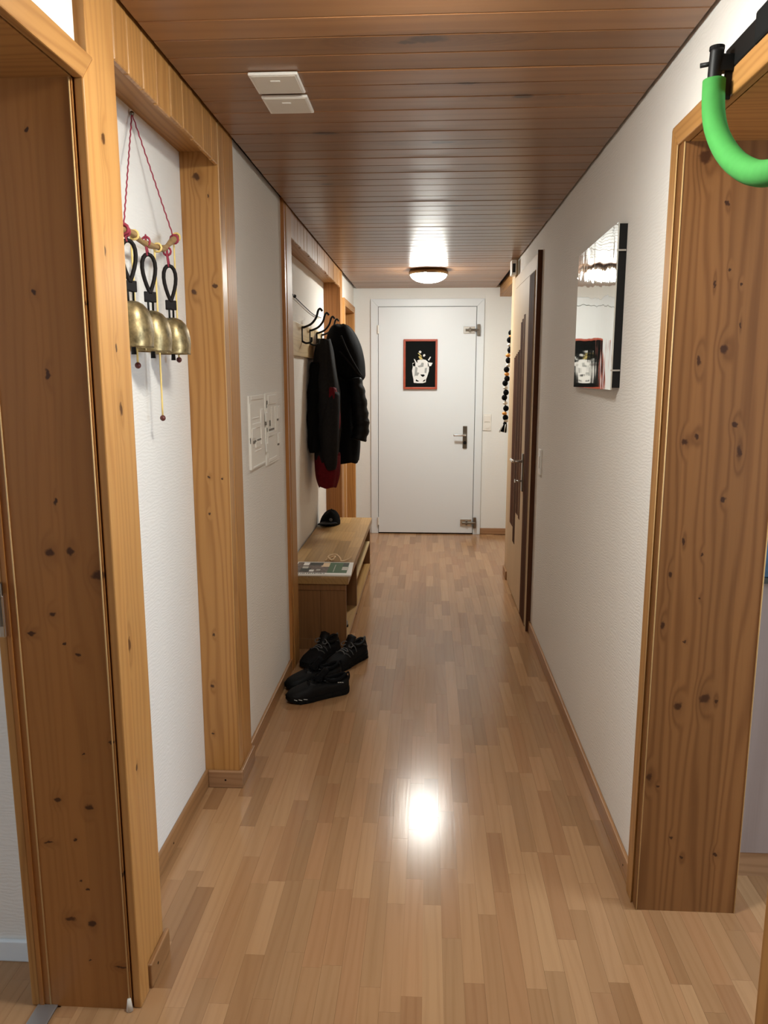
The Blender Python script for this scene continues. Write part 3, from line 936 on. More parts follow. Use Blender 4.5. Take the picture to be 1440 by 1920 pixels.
v_ = [(MXN + 0.004, MY0 + 0.004, MZ0 + 0.006), (XR, MY0 + 0.004, MZ0 + 0.006), (XR, MY1 - 0.004, MZ0 + 0.006), (MXF + 0.004, MY1 - 0.004, MZ0 + 0.006)]
v_ += [(x, y, MZ1 - 0.004) for (x, y, z) in v_]
fix_normals(mesh('back_panel', v_, BOXF, 'black_metal', mir))
slab('mirror_plate', MY0, MY1, MZ0, MZ1, MXN, MXF, 0.004, 'mirror', mir)
for (yy, zz, xx) in ((MY0, 1.768, MXN), (MY0, 1.42, MXN), (MY1, 1.768, MXF), (MY1, 1.42, MXF)):
    box('clip', (xx - 0.0015, yy - 0.003, zz - 0.0025), (XR - 0.003, yy + 0.003, zz + 0.0025), 'chrome', mir)

# ------------------------------------------------------------------ pull-up bar over the right doorway
bar = tag(empty('pull_up_bar', (0.53, 1.59, 1.70)), 'green foam padded pull-up bar with black bracket over the right doorway', 'pull-up bar')
yc = 1.21
half = [(1.588, 2.002), (1.594, 1.95), (1.586, 1.892), (1.557, 1.846), (1.503, 1.799), (1.432, 1.757), (1.356, 1.727), (1.28, 1.712), (yc, 1.708)]
path = [(0.53, a, b) for a, b in half] + [(0.53, 2 * yc - a, b) for a, b in reversed(half[:-1])]
tube('tube', spline(path, 6), 0.0125, 'black_metal', bar, 12)
gp = [p for p in spline(path, 10) if p.z < 1.951]
tube('foam_grip', gp, 0.0205, 'green', bar, 16)
for s in (1, -1):
    yy = yc + s * (1.590 - yc)
    cyl('cap', (0.53, yy, 2.0), (0.53, yy, 2.006), 0.0135, 'black_rubber', bar)
    tube('pin', [(0.53, yy, 1.978), (0.505, yy + 0.012, 1.978)], 0.0045, 'black_metal', bar, 8)
br = box('bracket', (0.560, 2 * yc - 1.632, 1.9695), (0.5795, 1.632, 2.014), 'black_metal', bar, r=0.003)
box('foam_pad', (0.557, 2 * yc - 1.49, 1.9675), (0.5798, 1.49, 2.022), 'black_rubber', bar, r=0.005)
for s_ in (1, -1):
    yy = yc + s_ * (1.592 - yc)
    box('bracket_lug', (0.53, yy - 0.010, 1.962), (0.561, yy + 0.010, 1.992), 'black_metal', bar, r=0.002)
    box('stop_pin', (0.548, yy - 0.003, 1.915), (0.5595, yy + 0.003, 1.964), 'black_metal', bar)

# ------------------------------------------------------------------ bells
hang = tag(empty('bell_hanger', (XN, 2.03, 1.74)), 'bent branch hung on a red cord with yellow bead cords above the cow bells', 'wall hanging')
nail = (XN + 0.008, 2.035, 2.052)
sp = [(-0.704, 1.765, 1.728), (-0.704, 1.82, 1.735), (-0.704, 1.875, 1.737), (-0.704, 1.925, 1.728), (-0.704, 1.985, 1.728), (-0.704, 2.05, 1.732), (-0.704, 2.10, 1.738), (-0.704, 2.15, 1.760), (-0.704, 2.215, 1.788)]
tube('branch', spline(sp, 4), [0.0075 + 0.0015 * math.sin(i * 0.9) for i in range(len(sp) * 4 - 3)], 'twig', hang, 8)
ball('nail', nail, 0.006, 'steel_dark', hang, 8)


def twist(a, b, r, n=60):
    a, b = Vector(a), Vector(b)
    out = []
    for i in range(n + 1):
        p = a.lerp(b, i / n)
        out.append(p + Vector((math.cos(i * 1.6), math.sin(i * 1.6), 0)) * r)
    return out


rope_l = tube('red_cord', twist(nail, (-0.704, 1.822, 1.742), 0.0008), 0.0018, 'red_cord', hang, 6)
rope_r = tube('red_cord', twist(nail, (-0.704, 2.185, 1.775), 0.0008), 0.0018, 'red_cord', hang, 6)
for (yy, zz, rr) in ((1.822, 1.737, 0.0105), (2.185, 1.775, 0.0105)):
    tube('knot', [(-0.704 + rr * math.cos(t), yy, zz + rr * math.sin(t)) for t in [k * math.pi / 5 for k in range(10)]], 0.004, 'red_cord', hang, 6, closed=True)
for (yy, zt_, zb_, bc) in ((1.885, 1.737, 1.435, 'bead_dark'), (2.045, 1.733, 1.298, 'bead_dark'), (2.205, 1.786, 1.455, 'bead_dark')):
    y_c = tube('yellow_cord', spline([(-0.712, yy, zt_ + 0.008), (-0.713, yy + 0.004, (zt_ + zb_) / 2), (-0.712, yy, zb_)], 5), 0.0027, 'yellow_cord', hang, 6)
    tube('yellow_loop', [(-0.704 + 0.0105 * math.cos(t), yy, zt_ - 0.002 + 0.0105 * math.sin(t)) for t in [k * math.pi / 5 for k in range(10)]], 0.003, 'yellow_cord', y_c, 6, closed=True)
    ball('bead', (-0.712, yy, zb_ - 0.006), 0.008, bc, y_c, 8)


def bell(y, zt, zb, tilt, label):
    """cow bell: zt top of dome, zb rim"""
    x = -0.700
    root = tag(empty('cow_bell', (x, y, zb)), label, 'bell', 'cow bells under the branch')
    h = zt - zb
    rings = []
    prof = [(0.10, 1.0), (0.32, 0.985), (0.55, 0.93), (0.76, 0.82), (0.90, 0.66), (0.97, 0.48), (0.99, 0.30), (0.96, 0.14), (0.94, 0.04), (0.96, 0.0), (0.90, 0.0), (0.88, 0.05), (0.88, 0.4), (0.6, 0.8), (0.1, 0.93)]
    a, b_ = 0.046, 0.053
    n = 28
    for r, q in prof:
        ring = []
        for k in range(n):
            t = 2 * math.pi * k / n
            cx_, sx_ = math.cos(t), math.sin(t)
            e = 0.75
            ring.append((x + a * r * math.copysign(abs(cx_) ** e, cx_), y + b_ * r * math.copysign(abs(sx_) ** e, sx_), zb + h * q))
        rings.append(ring)
    body = loft('body', rings, 'bell', root, True)
    # rolled seam down the sides
    for s in (1, -1):
        tube('seam', [(x, y + s * b_ * r * 1.005, zb + h * q) for r, q in prof[3:10]], 0.0022, 'bell', body, 6)
    # square bail
    tube('bail', [(x, y - 0.016, zt - 0.006), (x, y - 0.017, zt + 0.022), (x, y + 0.017, zt + 0.022), (x, y + 0.016, zt - 0.006)], 0.003, 'black_metal', root, 6)
    # leather strap: buckled end and a loop
    zs = zt + 0.020
    prism('strap_end', [(x - 0.013, y - 0.009), (x - 0.010, y - 0.014), (x + 0.013, y + 0.009), (x + 0.010, y + 0.014)], 'Z', zs, zs + 0.026, 'leather', root, r=0.002)
    lp = []
    for k in range(21):
        t = k / 20 * 2 * math.pi
        w = 0.020 * math.sin(t / 2) ** 1.1
        lp.append((x + w * math.sin(t) * 0.85, y + w * math.sin(t) * 0.75, zs + 0.022 + 0.047 * (1 - math.cos(t))))
    tube('strap_loop', lp, 0.0052, 'leather', root, 8)
    zl = zs + 0.022 + 0.094
    tie = tube('red_tie', [(x, y - 0.006, zl - 0.004), (-0.704, y - 0.004, 1.722), (-0.704, y + 0.0, 1.748), (-0.704, y + 0.004, 1.722), (x, y + 0.006, zl - 0.004)], 0.0024, 'red_cord', root, 6)
    tube('tie_loop', [(-0.704 + 0.0105 * math.cos(t), y, 1.733 + 0.0105 * math.sin(t)) for t in [k * math.pi / 5 for k in range(10)]], 0.003, 'red_cord', tie, 6, closed=True)
    cl = tube('clapper', [(x, y, zb + 0.05), (x, y, zb - 0.016)], [0.002, 0.0065], 'black_metal', root, 8)
    return root


bell(1.832, 1.578, 1.470, 0.4, 'brass cow bell half hidden by the pine post')
bell(1.962, 1.566, 1.464, 0.2, 'brass cow bell hanging between the two other bells')
bell(2.120, 1.560, 1.462, 0.0, 'brass cow bell nearest the knotty corner post')

# ------------------------------------------------------------------ white relief panels on the left wall
def relief(y0, y1, z0, z1, label, seed, parts, dark):
    o = tag(box('relief_panel', (XW, y0, z0), (XW + 0.006, y1, z1), 'paper_white', None, r=0.001), label, 'wall panel', 'white relief panels on the left wall')
    for (a, b, c, d, t) in parts:
        box('raised_strip', (XW + 0.005, y0 + a * (y1 - y0), z0 + c * (z1 - z0)), (XW + 0.006 + t * 0.35, y0 + b * (y1 - y0), z0 + d * (z1 - z0)), 'paper_white', o, r=0.0012, seg=1)
    for (a, b, c, d) in dark:
        box('dark_slot', (XW + 0.0055, y0 + a * (y1 - y0), z0 + c * (z1 - z0)), (XW + 0.0085, y0 + b * (y1 - y0), z0 + d * (z1 - z0)), 'slot', o)
    return o


relief(2.775, 3.03, 1.062, 1.332, 'white relief panel beside the knotty corner post', 1,
       [(0.0, 0.12, 0.0, 0.9, 0.010), (0.12, 0.7, 0.55, 0.62, 0.008), (0.12, 0.6, 0.68, 0.70, 0.006), (0.7, 0.85, 0.3, 0.8, 0.012), (0.05, 0.3, 0.42, 0.56, 0.016), (0.3, 0.62, 0.28, 0.36, 0.014), (0.12, 0.95, 0.0, 0.03, 0.008), (0.3, 0.7, 0.22, 0.24, 0.006), (0.1, 0.9, 0.94, 1.0, 0.008)],
       [(0.12, 0.20, 0.45, 0.53), (0.0, 0.06, 0.36, 0.44), (0.08, 0.35, 0.345, 0.385), (0.45, 0.7, 0.37, 0.385), (0.04, 0.14, 0.29, 0.31)])
relief(3.06, 3.31, 1.045, 1.335, 'white relief panel beside the coat niche post', 2,
       [(0.05, 0.16, 0.1, 0.85, 0.008), (0.16, 0.8, 0.84, 0.97, 0.010), (0.7, 0.82, 0.45, 0.8, 0.010), (0.86, 1.06, 0.62, 0.80, 0.016), (0.9, 1.06, 0.25, 0.40, 0.016), (0.1, 0.55, 0.40, 0.46, 0.014), (-0.08, 0.08, 0.62, 0.74, 0.014), (-0.1, 0.04, 0.2, 0.32, 0.014), (0.16, 0.8, 0.03, 0.08, 0.006), (0.4, 0.5, 0.5, 0.8, 0.006)],
       [(0.05, 0.12, 0.80, 0.90), (0.05, 0.16, 0.47, 0.53), (0.25, 0.32, 0.54, 0.62), (0.2, 0.6, 0.475, 0.50), (-0.1, 0.02, 0.57, 0.61), (0.1, 0.2, 0.385, 0.40), (0.86, 1.0, 0.585, 0.61), (0.9, 1.02, 0.22, 0.245)])

# ------------------------------------------------------------------ coat rack
rk = tag(empty('coat_rack', (XN, 4.8, 1.5)), 'pale wooden rack board with bent black hooks in the coat niche', 'coat rack')
box('rack_board', (XN, 4.15, 1.515), (XN + 0.02, 5.45, 1.700), 'rack', rk, r=0.003)
for yy in (4.55, 4.85, 5.15, 5.38):
    hk = tube('hook', spline([(XN + 0.021, yy, 1.60), (XN + 0.021, yy, 1.675), (XN + 0.035, yy, 1.682), (XN + 0.075, yy, 1.700), (XN + 0.105, yy, 1.735), (XN + 0.118, yy, 1.775), (XN + 0.130, yy, 1.786), (XN + 0.142, yy, 1.772)], 5), 0.0065, 'black_metal', rk, 8)
    tube('lower_hook', spline([(XN + 0.021, yy, 1.604), (XN + 0.045, yy, 1.592), (XN + 0.075, yy, 1.600), (XN + 0.078, yy, 1.625)], 5), 0.006, 'black_metal', hk, 8)
cd = tag(tube('clothes_line', spline([(XN + 0.012, 4.30, 1.845), (XN + 0.012, 4.36, 1.838), (XN + 0.012, 4.75, 1.812), (XN + 0.012, 5.10, 1.795), (XN + 0.012, 5.44, 1.800)], 6), 0.0028, 'black_metal', None, 6), 'thin dark cord strung along the coat niche wall above the hooks', 'line')
ball('knob', (XN + 0.014, 4.365, 1.838), 0.010, 'black_metal', cd, 8)


# ------------------------------------------------------------------ coats
def fold_loft(name, secs, mat, parent, folds, amp, seed, n=44, e=0.8):
    """secs: (z, x0, x1, y0, y1)"""
    zs = [s[0] for s in secs]
    # refine
    fine = []
    for i in range(len(secs) - 1):
        p0, p1, p2, p3 = secs[max(i - 1, 0)], secs[i], secs[i + 1], secs[min(i + 2, len(secs) - 1)]
        for k in range(5):
            t = k / 5
            fine.append(tuple(0.5 * (2 * b + (c - a) * t + (2 * a - 5 * b + 4 * c - d) * t * t + (3 * b - a - 3 * c + d) * t ** 3) for a, b, c, d in zip(p0, p1, p2, p3)))
    fine.append(secs[-1])
    rg = random.Random(seed)
    ph = [rg.uniform(0, 6.28) for _ in range(6)]
    rings = []
    for (z, x0, x1, y0, y1) in fine:
        cx_, cy_, a, b = (x0 + x1) / 2, (y0 + y1) / 2, (x1 - x0) / 2, (y1 - y0) / 2
        ring = []
        for k in range(n):
            t = 2 * math.pi * k / n
            c, s = math.cos(t), math.sin(t)
            w = 1 + amp * (math.sin(folds * t + ph[0] + z * 3) * 0.6 + math.sin((folds + 4) * t + ph[1] - z * 5) * 0.35 + 0.35 * math.sin(z * 26 + 3 * t + ph[2]))
            ring.append((cx_ + a * w * math.copysign(abs(c) ** e, c), cy_ + b * w * math.copysign(abs(s) ** e, s), z + 0.006 * math.sin(5 * t + ph[3])))
        rings.append(ring)
    return loft(name, rings, mat, parent, True)


cb = tag(empty('black_coat', (-0.57, 5.2, 0.82)), 'long black hooded coat hanging in the coat niche', 'coat')
fold_loft('body', [(1.55, -0.69, -0.47, 5.10, 5.34), (1.45, -0.70, -0.455, 5.08, 5.36), (1.33, -0.71, -0.462, 5.07, 5.36), (1.20, -0.71, -0.455, 5.06, 5.37), (1.06, -0.71, -0.45, 5.05, 5.37), (0.95, -0.70, -0.457, 5.05, 5.36), (0.83, -0.66, -0.468, 5.06, 5.34)], 'black_cloth', cb, 7, 0.05, 4)
hd = fold_loft('hood', [(1.738, -0.61, -0.56, 5.18, 5.23), (1.725, -0.645, -0.525, 5.13, 5.28), (1.68, -0.67, -0.488, 5.09, 5.33), (1.60, -0.69, -0.450, 5.06, 5.36), (1.52, -0.70, -0.432, 5.04, 5.37), (1.44, -0.69, -0.425, 5.04, 5.36), (1.395, -0.65, -0.425, 5.06, 5.33), (1.36, -0.58, -0.455, 5.08, 5.28)], 'black_cloth', cb, 5, 0.03, 9)
tube('hood_seam', spline([(-0.565, 5.07, 1.66), (-0.53, 5.045, 1.58), (-0.49, 5.04, 1.50), (-0.435, 5.06, 1.405)], 6), 0.006, 'charcoal', hd, 8)
tube('hood_seam', spline([(-0.575, 5.05, 1.56), (-0.52, 5.03, 1.50), (-0.44, 5.05, 1.40)], 6), 0.006, 'charcoal', hd, 8)
slv = spline([(-0.475, 5.08, 1.38), (-0.455, 5.05, 1.28), (-0.442, 5.04, 1.16), (-0.435, 5.03, 1.07), (-0.452, 5.02, 0.99)], 6)
tube('sleeve', slv, [0.042 + 0.012 * math.sin(i / len(slv) * 2.6) + 0.004 * math.sin(i * 1.7) for i in range(len(slv))], 'black_nylon', cb, 16)
tube('zip', spline([(-0.465, 5.05, 1.33), (-0.45, 5.005, 1.22), (-0.45, 4.995, 1.10)], 6), 0.005, 'charcoal', cb, 6)

rj = tag(empty('ski_jacket', (-0.66, 4.95, 0.69)), 'charcoal and dark red jacket hanging beside the long black coat', 'jacket')
fold_loft('body', [(1.63, -0.70, -0.62, 4.93, 5.05), (1.55, -0.72, -0.60, 4.89, 5.06), (1.40, -0.728, -0.575, 4.85, 5.07), (1.25, -0.73, -0.555, 4.83, 5.07), (1.10, -0.73, -0.555, 4.83, 5.07), (0.98, -0.73, -0.565, 4.83, 5.07), (0.86, -0.72, -0.575, 4.84, 5.06)], 'charcoal', rj, 6, 0.05, 21)
fold_loft('red_hem', [(0.91, -0.725, -0.560, 4.84, 5.06), (0.84, -0.725, -0.562, 4.83, 5.06), (0.76, -0.72, -0.570, 4.84, 5.05), (0.70, -0.70, -0.585, 4.86, 5.03)], 'red_cloth', rj, 6, 0.06, 22)
fold_loft('red_panel', [(1.33, -0.635, -0.575, 4.845, 4.93), (1.26, -0.64, -0.560, 4.83, 4.94), (1.18, -0.64, -0.552, 4.822, 4.95), (1.10, -0.645, -0.550, 4.815, 4.95), (1.05, -0.63, -0.565, 4.83, 4.93)], 'red_cloth', rj, 5, 0.04, 23)
tube('white_mark', spline([(-0.635, 4.818, 1.09), (-0.62, 4.812, 1.12), (-0.60, 4.812, 1.135), (-0.59, 4.815, 1.16)], 4), [0.012, 0.011, 0.008, 0.006, 0.005, 0.005, 0.006, 0.007, 0.008, 0.007, 0.006, 0.005, 0.004], 'reflect', rj, 8)
sl2 = spline([(-0.70, 4.90, 1.48), (-0.715, 4.85, 1.30), (-0.718, 4.83, 1.10), (-0.71, 4.83, 0.93)], 6)
tube('sleeve', sl2, [0.036 + 0.004 * math.sin(i * 1.3) for i in range(len(sl2))], 'black_cloth', rj, 14)
tube('front_sleeve', spline([(-0.60, 4.89, 1.30), (-0.61, 4.845, 1.10), (-0.615, 4.835, 0.95), (-0.605, 4.845, 0.82)], 6), [0.045, 0.05, 0.053, 0.055, 0.056, 0.056, 0.057, 0.058, 0.058, 0.058, 0.058, 0.057, 0.055, 0.052, 0.048, 0.044, 0.04, 0.034, 0.028], 'charcoal', rj, 14)

rj.location.y -= 0.03
# ------------------------------------------------------------------ bench
B0, B1, BX0, BX1, BZ = 3.81, 5.47, -0.748, -0.398, 0.392
bn = tag(empty('shoe_bench', (-0.57, 3.81, 0)), 'low brown oak shoe bench with open shelves in the coat niche', 'bench')
top = box('top', (BX0, B0 - 0.018, BZ - 0.040), (BX1, B1, BZ - 0.006), 'bench', bn, r=0.002)
rt = random.Random(5)
nst = 5
for i in range(nst):
    xa = BX0 + (BX1 - BX0) * i / nst
    xb = BX0 + (BX1 - BX0) * (i + 1) / nst
    yy = B0 - 0.018 - rt.uniform(0, 0.2)
    while yy < B1:
        l = rt.uniform(0.26, 0.42)
        a, b = max(yy, B0 - 0.018), min(yy + l, B1)
        if b - a > 0.01:
            box('top_block', (xa + 0.0004, a + 0.0004, BZ - 0.006), (xb - 0.0004, b - 0.0004, BZ), 'bench', top)
        yy += l
def bench_end(y, name):
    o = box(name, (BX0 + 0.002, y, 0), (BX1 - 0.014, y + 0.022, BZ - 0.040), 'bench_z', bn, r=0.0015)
    return o
e1 = bench_end(B0, 'end_panel')
box('top_rail', (BX0 + 0.002, B0 - 0.006, BZ - 0.075), (BX1 - 0.014, B0, BZ - 0.041), 'bench_z', e1, r=0.001)
box('seam_strip', (-0.545, B0 - 0.0012, 0.0), (-0.5435, B0 + 0.001, BZ - 0.075), 'black_gap', e1)
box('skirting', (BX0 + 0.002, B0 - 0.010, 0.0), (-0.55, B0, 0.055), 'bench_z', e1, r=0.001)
bench_end(B1 - 0.022, 'end_panel')
bench_end(4.40, 'divider')
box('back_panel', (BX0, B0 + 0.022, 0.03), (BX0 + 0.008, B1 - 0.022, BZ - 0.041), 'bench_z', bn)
box('bottom_shelf', (BX0 + 0.008, B0 + 0.022, 0.035), (BX1 - 0.014, B1 - 0.022, 0.055), 'bench', bn)
box('plinth', (BX1 - 0.040, B0 + 0.022, 0.0), (BX1 - 0.022, B1 - 0.022, 0.034), 'bench', bn)
box('middle_shelf', (BX0 + 0.008, 4.422, 0.205), (BX1 - 0.016, B1 - 0.022, 0.222), 'rack', bn)
box('front_edge', (BX1 - 0.014, B0, 0.033), (BX1 - 0.010, B1, 0.057), 'bench', bn)


# slippers in the bench
def slipper(x, y, label):
    root = tag(empty('slipper', (x, y, 0.056)), label, 'slipper', 'grey slippers inside the bench')
    L = 0.25
    so = []
    for k in range(24):
        t = 2 * math.pi * k / 24
        so.append((y + 0.046 * math.sin(t) * (1.1 - 0.15 * math.cos(t)), 0))
    rings = []
    for q, zz in ((1.0, 0.0565), (1.0, 0.068)):
        rings.append([(x + L / 2 * math.cos(2 * math.pi * k / 24), y + 0.046 * math.sin(2 * math.pi * k / 24), zz) for k in range(24)])
    loft('sole', rings, 'black_rubber', root)
    rings = []
    for i in range(7):
        u = i / 6
        xx = x + L / 2 * (0.97 - 0.55 * u)
        w = 0.044 * math.sqrt(max(0.05, 1 - (0.97 - 0.55 * u) ** 2)) + 0.004
        hgt = 0.02 + 0.038 * math.sin(u * 1.5)
        rings.append([(xx, y + w * math.cos(math.pi * k / 10), 0.068 + hgt * math.sin(math.pi * k / 10)) for k in range(11)])
    loft('upper', rings, 'grey_felt', root)
    return root


slipper(-0.547, 3.90, 'grey felt slipper inside the bench next to its end panel')
slipper(-0.547, 4.01, 'grey felt slipper inside the bench toward the divider')

# magazine on the bench
mg = tag(empty('magazine', (-0.53, 3.93, BZ)), 'magazine with green and photo printed cover on the bench', 'magazine')
mz = BZ + 0.0005
prism('pages', [(-0.690, 3.802), (-0.385, 3.806), (-0.398, 4.075), (-0.700, 4.075)], 'Z', mz, mz + 0.006, 'paper_white', mg)
cv = prism('cover', [(-0.691, 3.801), (-0.384, 3.805), (-0.397, 4.076), (-0.701, 4.076)], 'Z', mz + 0.006, mz + 0.0072, 'paper_white', mg)
zc0, zc1 = mz + 0.0070, mz + 0.0077


def patch(name, a, b, c, d, mat, up=0.0):
    f = lambda u, v: (-0.696 + u * 0.302 + (-0.006) * v, 3.808 + v * 0.262)
    prism(name, [f(a, c), f(b, c), f(b, d), f(a, d)], 'Z', zc0, zc1 + up, mat, cv)


patch('photo', 0.02, 0.60, 0.14, 0.98, 'photo_print')
patch('green_field', 0.60, 0.94, 0.14, 0.98, 'green_print')
patch('dark_band', 0.25, 0.48, 0.72, 0.94, 'dark_print', 0.0004)
patch('title_block', 0.13, 0.23, 0.72, 0.94, 'paper_white', 0.0004)
patch('dark_block', 0.84, 0.93, 0.68, 0.94, 'dark_print', 0.0004)
patch('pale_block', 0.84, 0.95, 0.36, 0.62, 'paper_grey', 0.0004)
patch('pale_photo', 0.46, 0.60, 0.62, 0.94, 'cream', 0.0003)
patch('dark_photo', 0.12, 0.30, 0.20, 0.50, 'dark_print', 0.0004)
patch('pale_spot', 0.14, 0.24, 0.46, 0.62, 'paper_grey', 0.0006)
patch('pale_spot', 0.28, 0.36, 0.22, 0.36, 'paper_white', 0.0006)
patch('pale_spot', 0.40, 0.47, 0.30, 0.40, 'paper_grey', 0.0006)
patch('green_line', 0.70, 0.712, 0.2, 0.8, 'paper_grey', 0.0004)
for k in range(14):
    patch('caption_letter', 0.12 + k * 0.033, 0.135 + k * 0.033 + (k % 3) * 0.004, 0.055, 0.105, 'dark_print', 0.0004)

# pale cord tangle behind the magazine
cz = mz + 0.004
tg = tag(tube('cord_tangle', spline([(-0.56, 4.12, cz), (-0.53, 4.15, cz + 0.012), (-0.505, 4.13, cz + 0.022), (-0.52, 4.105, cz + 0.008), (-0.545, 4.14, cz + 0.018), (-0.51, 4.165, cz + 0.026), (-0.48, 4.13, cz + 0.016), (-0.47, 4.11, cz + 0.002), (-0.455, 4.12, cz), (-0.43, 4.13, cz + 0.008), (-0.415, 4.14, cz + 0.018)], 6), 0.0048, 'cream', None, 8), 'small tangle of pale cord behind the magazine on the bench', 'cord')

# black cap at the far end of the bench
cp = tag(empty('baseball_hat', (-0.67, 5.16, BZ)), 'black hat with a brim lying at the far end of the bench', 'hat')
rings = []
for i in range(9):
    a = math.pi / 2 * i / 8
    rings.append([(-0.672 + 0.072 * max(0.03, math.cos(a)) * math.cos(t) + 0.010 * math.sin(a), 5.22 + 0.10 * max(0.03, math.cos(a)) * math.sin(t), BZ + 0.001 + 0.095 * math.sin(a) * (1 + 0.06 * math.sin(3 * t))) for t in [2 * math.pi * k / 24 for k in range(24)]])
loft('crown', rings, 'black_cloth', cp)
br_ = []
for i in range(5):
    u = i / 4
    br_.append([(-0.672 + (0.066 - 0.012 * u * u) * math.cos(math.pi * k / 12) - 0.02 * u, 5.15 - 0.09 * u * math.sin(math.pi * k / 12) - 0.01, BZ + 0.012 + 0.022 * math.sin(math.pi * k / 12) * (1 - 0.3 * u) + d) for k in range(13) for d in (0,)] + [(-0.672 + (0.066 - 0.012 * u * u) * math.cos(math.pi * k / 12) - 0.02 * u, 5.15 - 0.09 * u * math.sin(math.pi * k / 12) - 0.01, BZ + 0.008 + 0.022 * math.sin(math.pi * k / 12) * (1 - 0.3 * u)) for k in range(12, -1, -1)])
loft('brim', br_, 'black_nylon', cp)
ball('button', (-0.66, 5.22, BZ + 0.099), 0.008, 'charcoal', cp, 8)
ball('badge', (-0.655, 5.13, BZ + 0.045), (0.012, 0.004, 0.012), 'lace', cp, 8)


# ------------------------------------------------------------------ shoes
def shoe(heel, toe, mats, label, group, collar=0.085, trim=None, laces=5, chunky=0.0, side_mark=False):
    hx, hy = heel
    tx, ty = toe
    d = Vector((tx - hx, ty - hy, 0))
    L = d.length
    d.normalize()
    s = Vector((-d.y, d.x, 0))
    o0 = Vector((hx, hy, 0))
    root = tag(empty('shoe', (hx + d.x * L / 2, hy + d.y * L / 2, 0)), label, 'shoe', group)

    def P(u, v, z):
        return o0 + d * (u * L) + s * v + Vector((0, 0, z))

    def half_w(u):
        keys = [(0, 0.012), (0.03, 0.026), (0.12, 0.035), (0.3, 0.036), (0.5, 0.040), (0.68, 0.049), (0.8, 0.048), (0.9, 0.040), (0.97, 0.025), (1.0, 0.010)]
        for (a, b), (c, e) in zip(keys[:-1], keys[1:]):
            if u <= c:
                t = (u - a) / (c - a)
                t = t * t * (3 - 2 * t)
                return b + (e - b) * t
        return keys[-1][1]

    us = [0, 0.015, 0.04, 0.08, 0.14, 0.2, 0.27, 0.34, 0.41, 0.48, 0.55, 0.62, 0.69, 0.76, 0.83, 0.89, 0.94, 0.975, 1.0]
    # sole
    rings = []
    for u in us:
        w = half_w(u) + 0.005
        spring = 0.014 * max(0, (u - 0.78) / 0.22) ** 2
        th_ = 0.026 + chunky - 0.006 * u
        heel_r = 0.006 * max(0, (0.06 - u) / 0.06)
        b = 0.0005 + spring + heel_r
        rings.append([P(u, -w * 0.93, b), P(u, -w, b + th_ * 0.45), P(u, -w * 0.99, b + th_), P(u, w * 0.99, b + th_), P(u, w, b + th_ * 0.45), P(u, w * 0.93, b)])
    sole = loft('sole', rings, mats[1], root, True, False)
    # tread blocks along the sole edge
    for u in (0.1, 0.2, 0.3, 0.42, 0.54, 0.64, 0.74, 0.84):
        for sg in (-1, 1):
            w = half_w(u) + 0.0055
            v = [P(u - 0.02, sg * (w - 0.004), 0.004), P(u + 0.02, sg * (w - 0.004), 0.004), P(u + 0.02, sg * (w + 0.0015), 0.004), P(u - 0.02, sg * (w + 0.0015), 0.004)]
            v += [q + Vector((0, 0, 0.012)) for q in v]
            fix_normals(mesh('tread_block', v, BOXF, mats[1], sole))
    # upper
    def top_z(u):
        keys = [(0, collar - 0.004), (0.06, collar + 0.004), (0.18, collar - 0.008), (0.3, collar - 0.010), (0.4, collar + 0.004), (0.5, collar - 0.008), (0.62, 0.078), (0.75, 0.066), (0.86, 0.058), (0.94, 0.050), (1.0, 0.034)]
        for (a, b), (c, e) in zip(keys[:-1], keys[1:]):
            if u <= c:
                t = (u - a) / (c - a)
                return b + (e - b) * t
        return keys[-1][1]

    rings = []
    n = 17
    for u in us:
        w = half_w(u)
        zt_ = top_z(u)
        spring = 0.012 * max(0, (u - 0.8) / 0.2) ** 2
        z0 = 0.022 + chunky + spring - 0.004 * u
        op = max(0.0, min(1.0, min((u - 0.03) / 0.04, (0.42 - u) / 0.04)))  # opening for the foot
        ring = []
        for k in range(n):
            a = math.pi * k / (n - 1)
            c, sn = math.cos(a), math.sin(a)
            v = w * math.copysign(abs(c) ** 0.62, c)
            z = z0 + (zt_ - z0) * sn ** (0.62 if u < 0.5 else 0.75)
            inw = 0.84 if u < 0.45 else 1.0
            v *= 1 - (1 - inw) * sn ** 2 if True else 1
            if op > 0 and 4 <= k <= n - 5:
                q = (k - (n - 1) / 2) / ((n - 9) / 2)
                edge = abs(q) > 0.9
                v = q * w * 0.62
                z_in = 0.040 + chunky if abs(q) < 0.7 else zt_ - 0.018
                if edge:
                    z_in = zt_ + 0.001
                z = z * (1 - op) + z_in * op
            ring.append(P(u, v, z))
        rings.append(ring)
    v = [p for r in rings for p in r]
    f = []
    for i in range(len(rings) - 1):
        for k in range(n - 1):
            f.append((i * n + k, i * n + k + 1, (i + 1) * n + k + 1, (i + 1) * n + k))
    f.append(tuple(range(n)))
    f.append(tuple((len(rings) - 1) * n + k for k in range(n)))
    up = fix_normals(mesh('upper', v, f, mats[0], root, True))
    # padded collar
    col = []
    for k in range(25):
        t = 2 * math.pi * k / 24
        u = 0.225 + 0.185 * math.cos(t)
        w = half_w(max(u, 0.05)) * 0.72
        col.append(P(u, w * math.sin(t) * 0.95, top_z(u) + 0.001))
    tube('collar', col[:-1], 0.0075, mats[2], root, 8, closed=True)
    # tongue
    tn = []
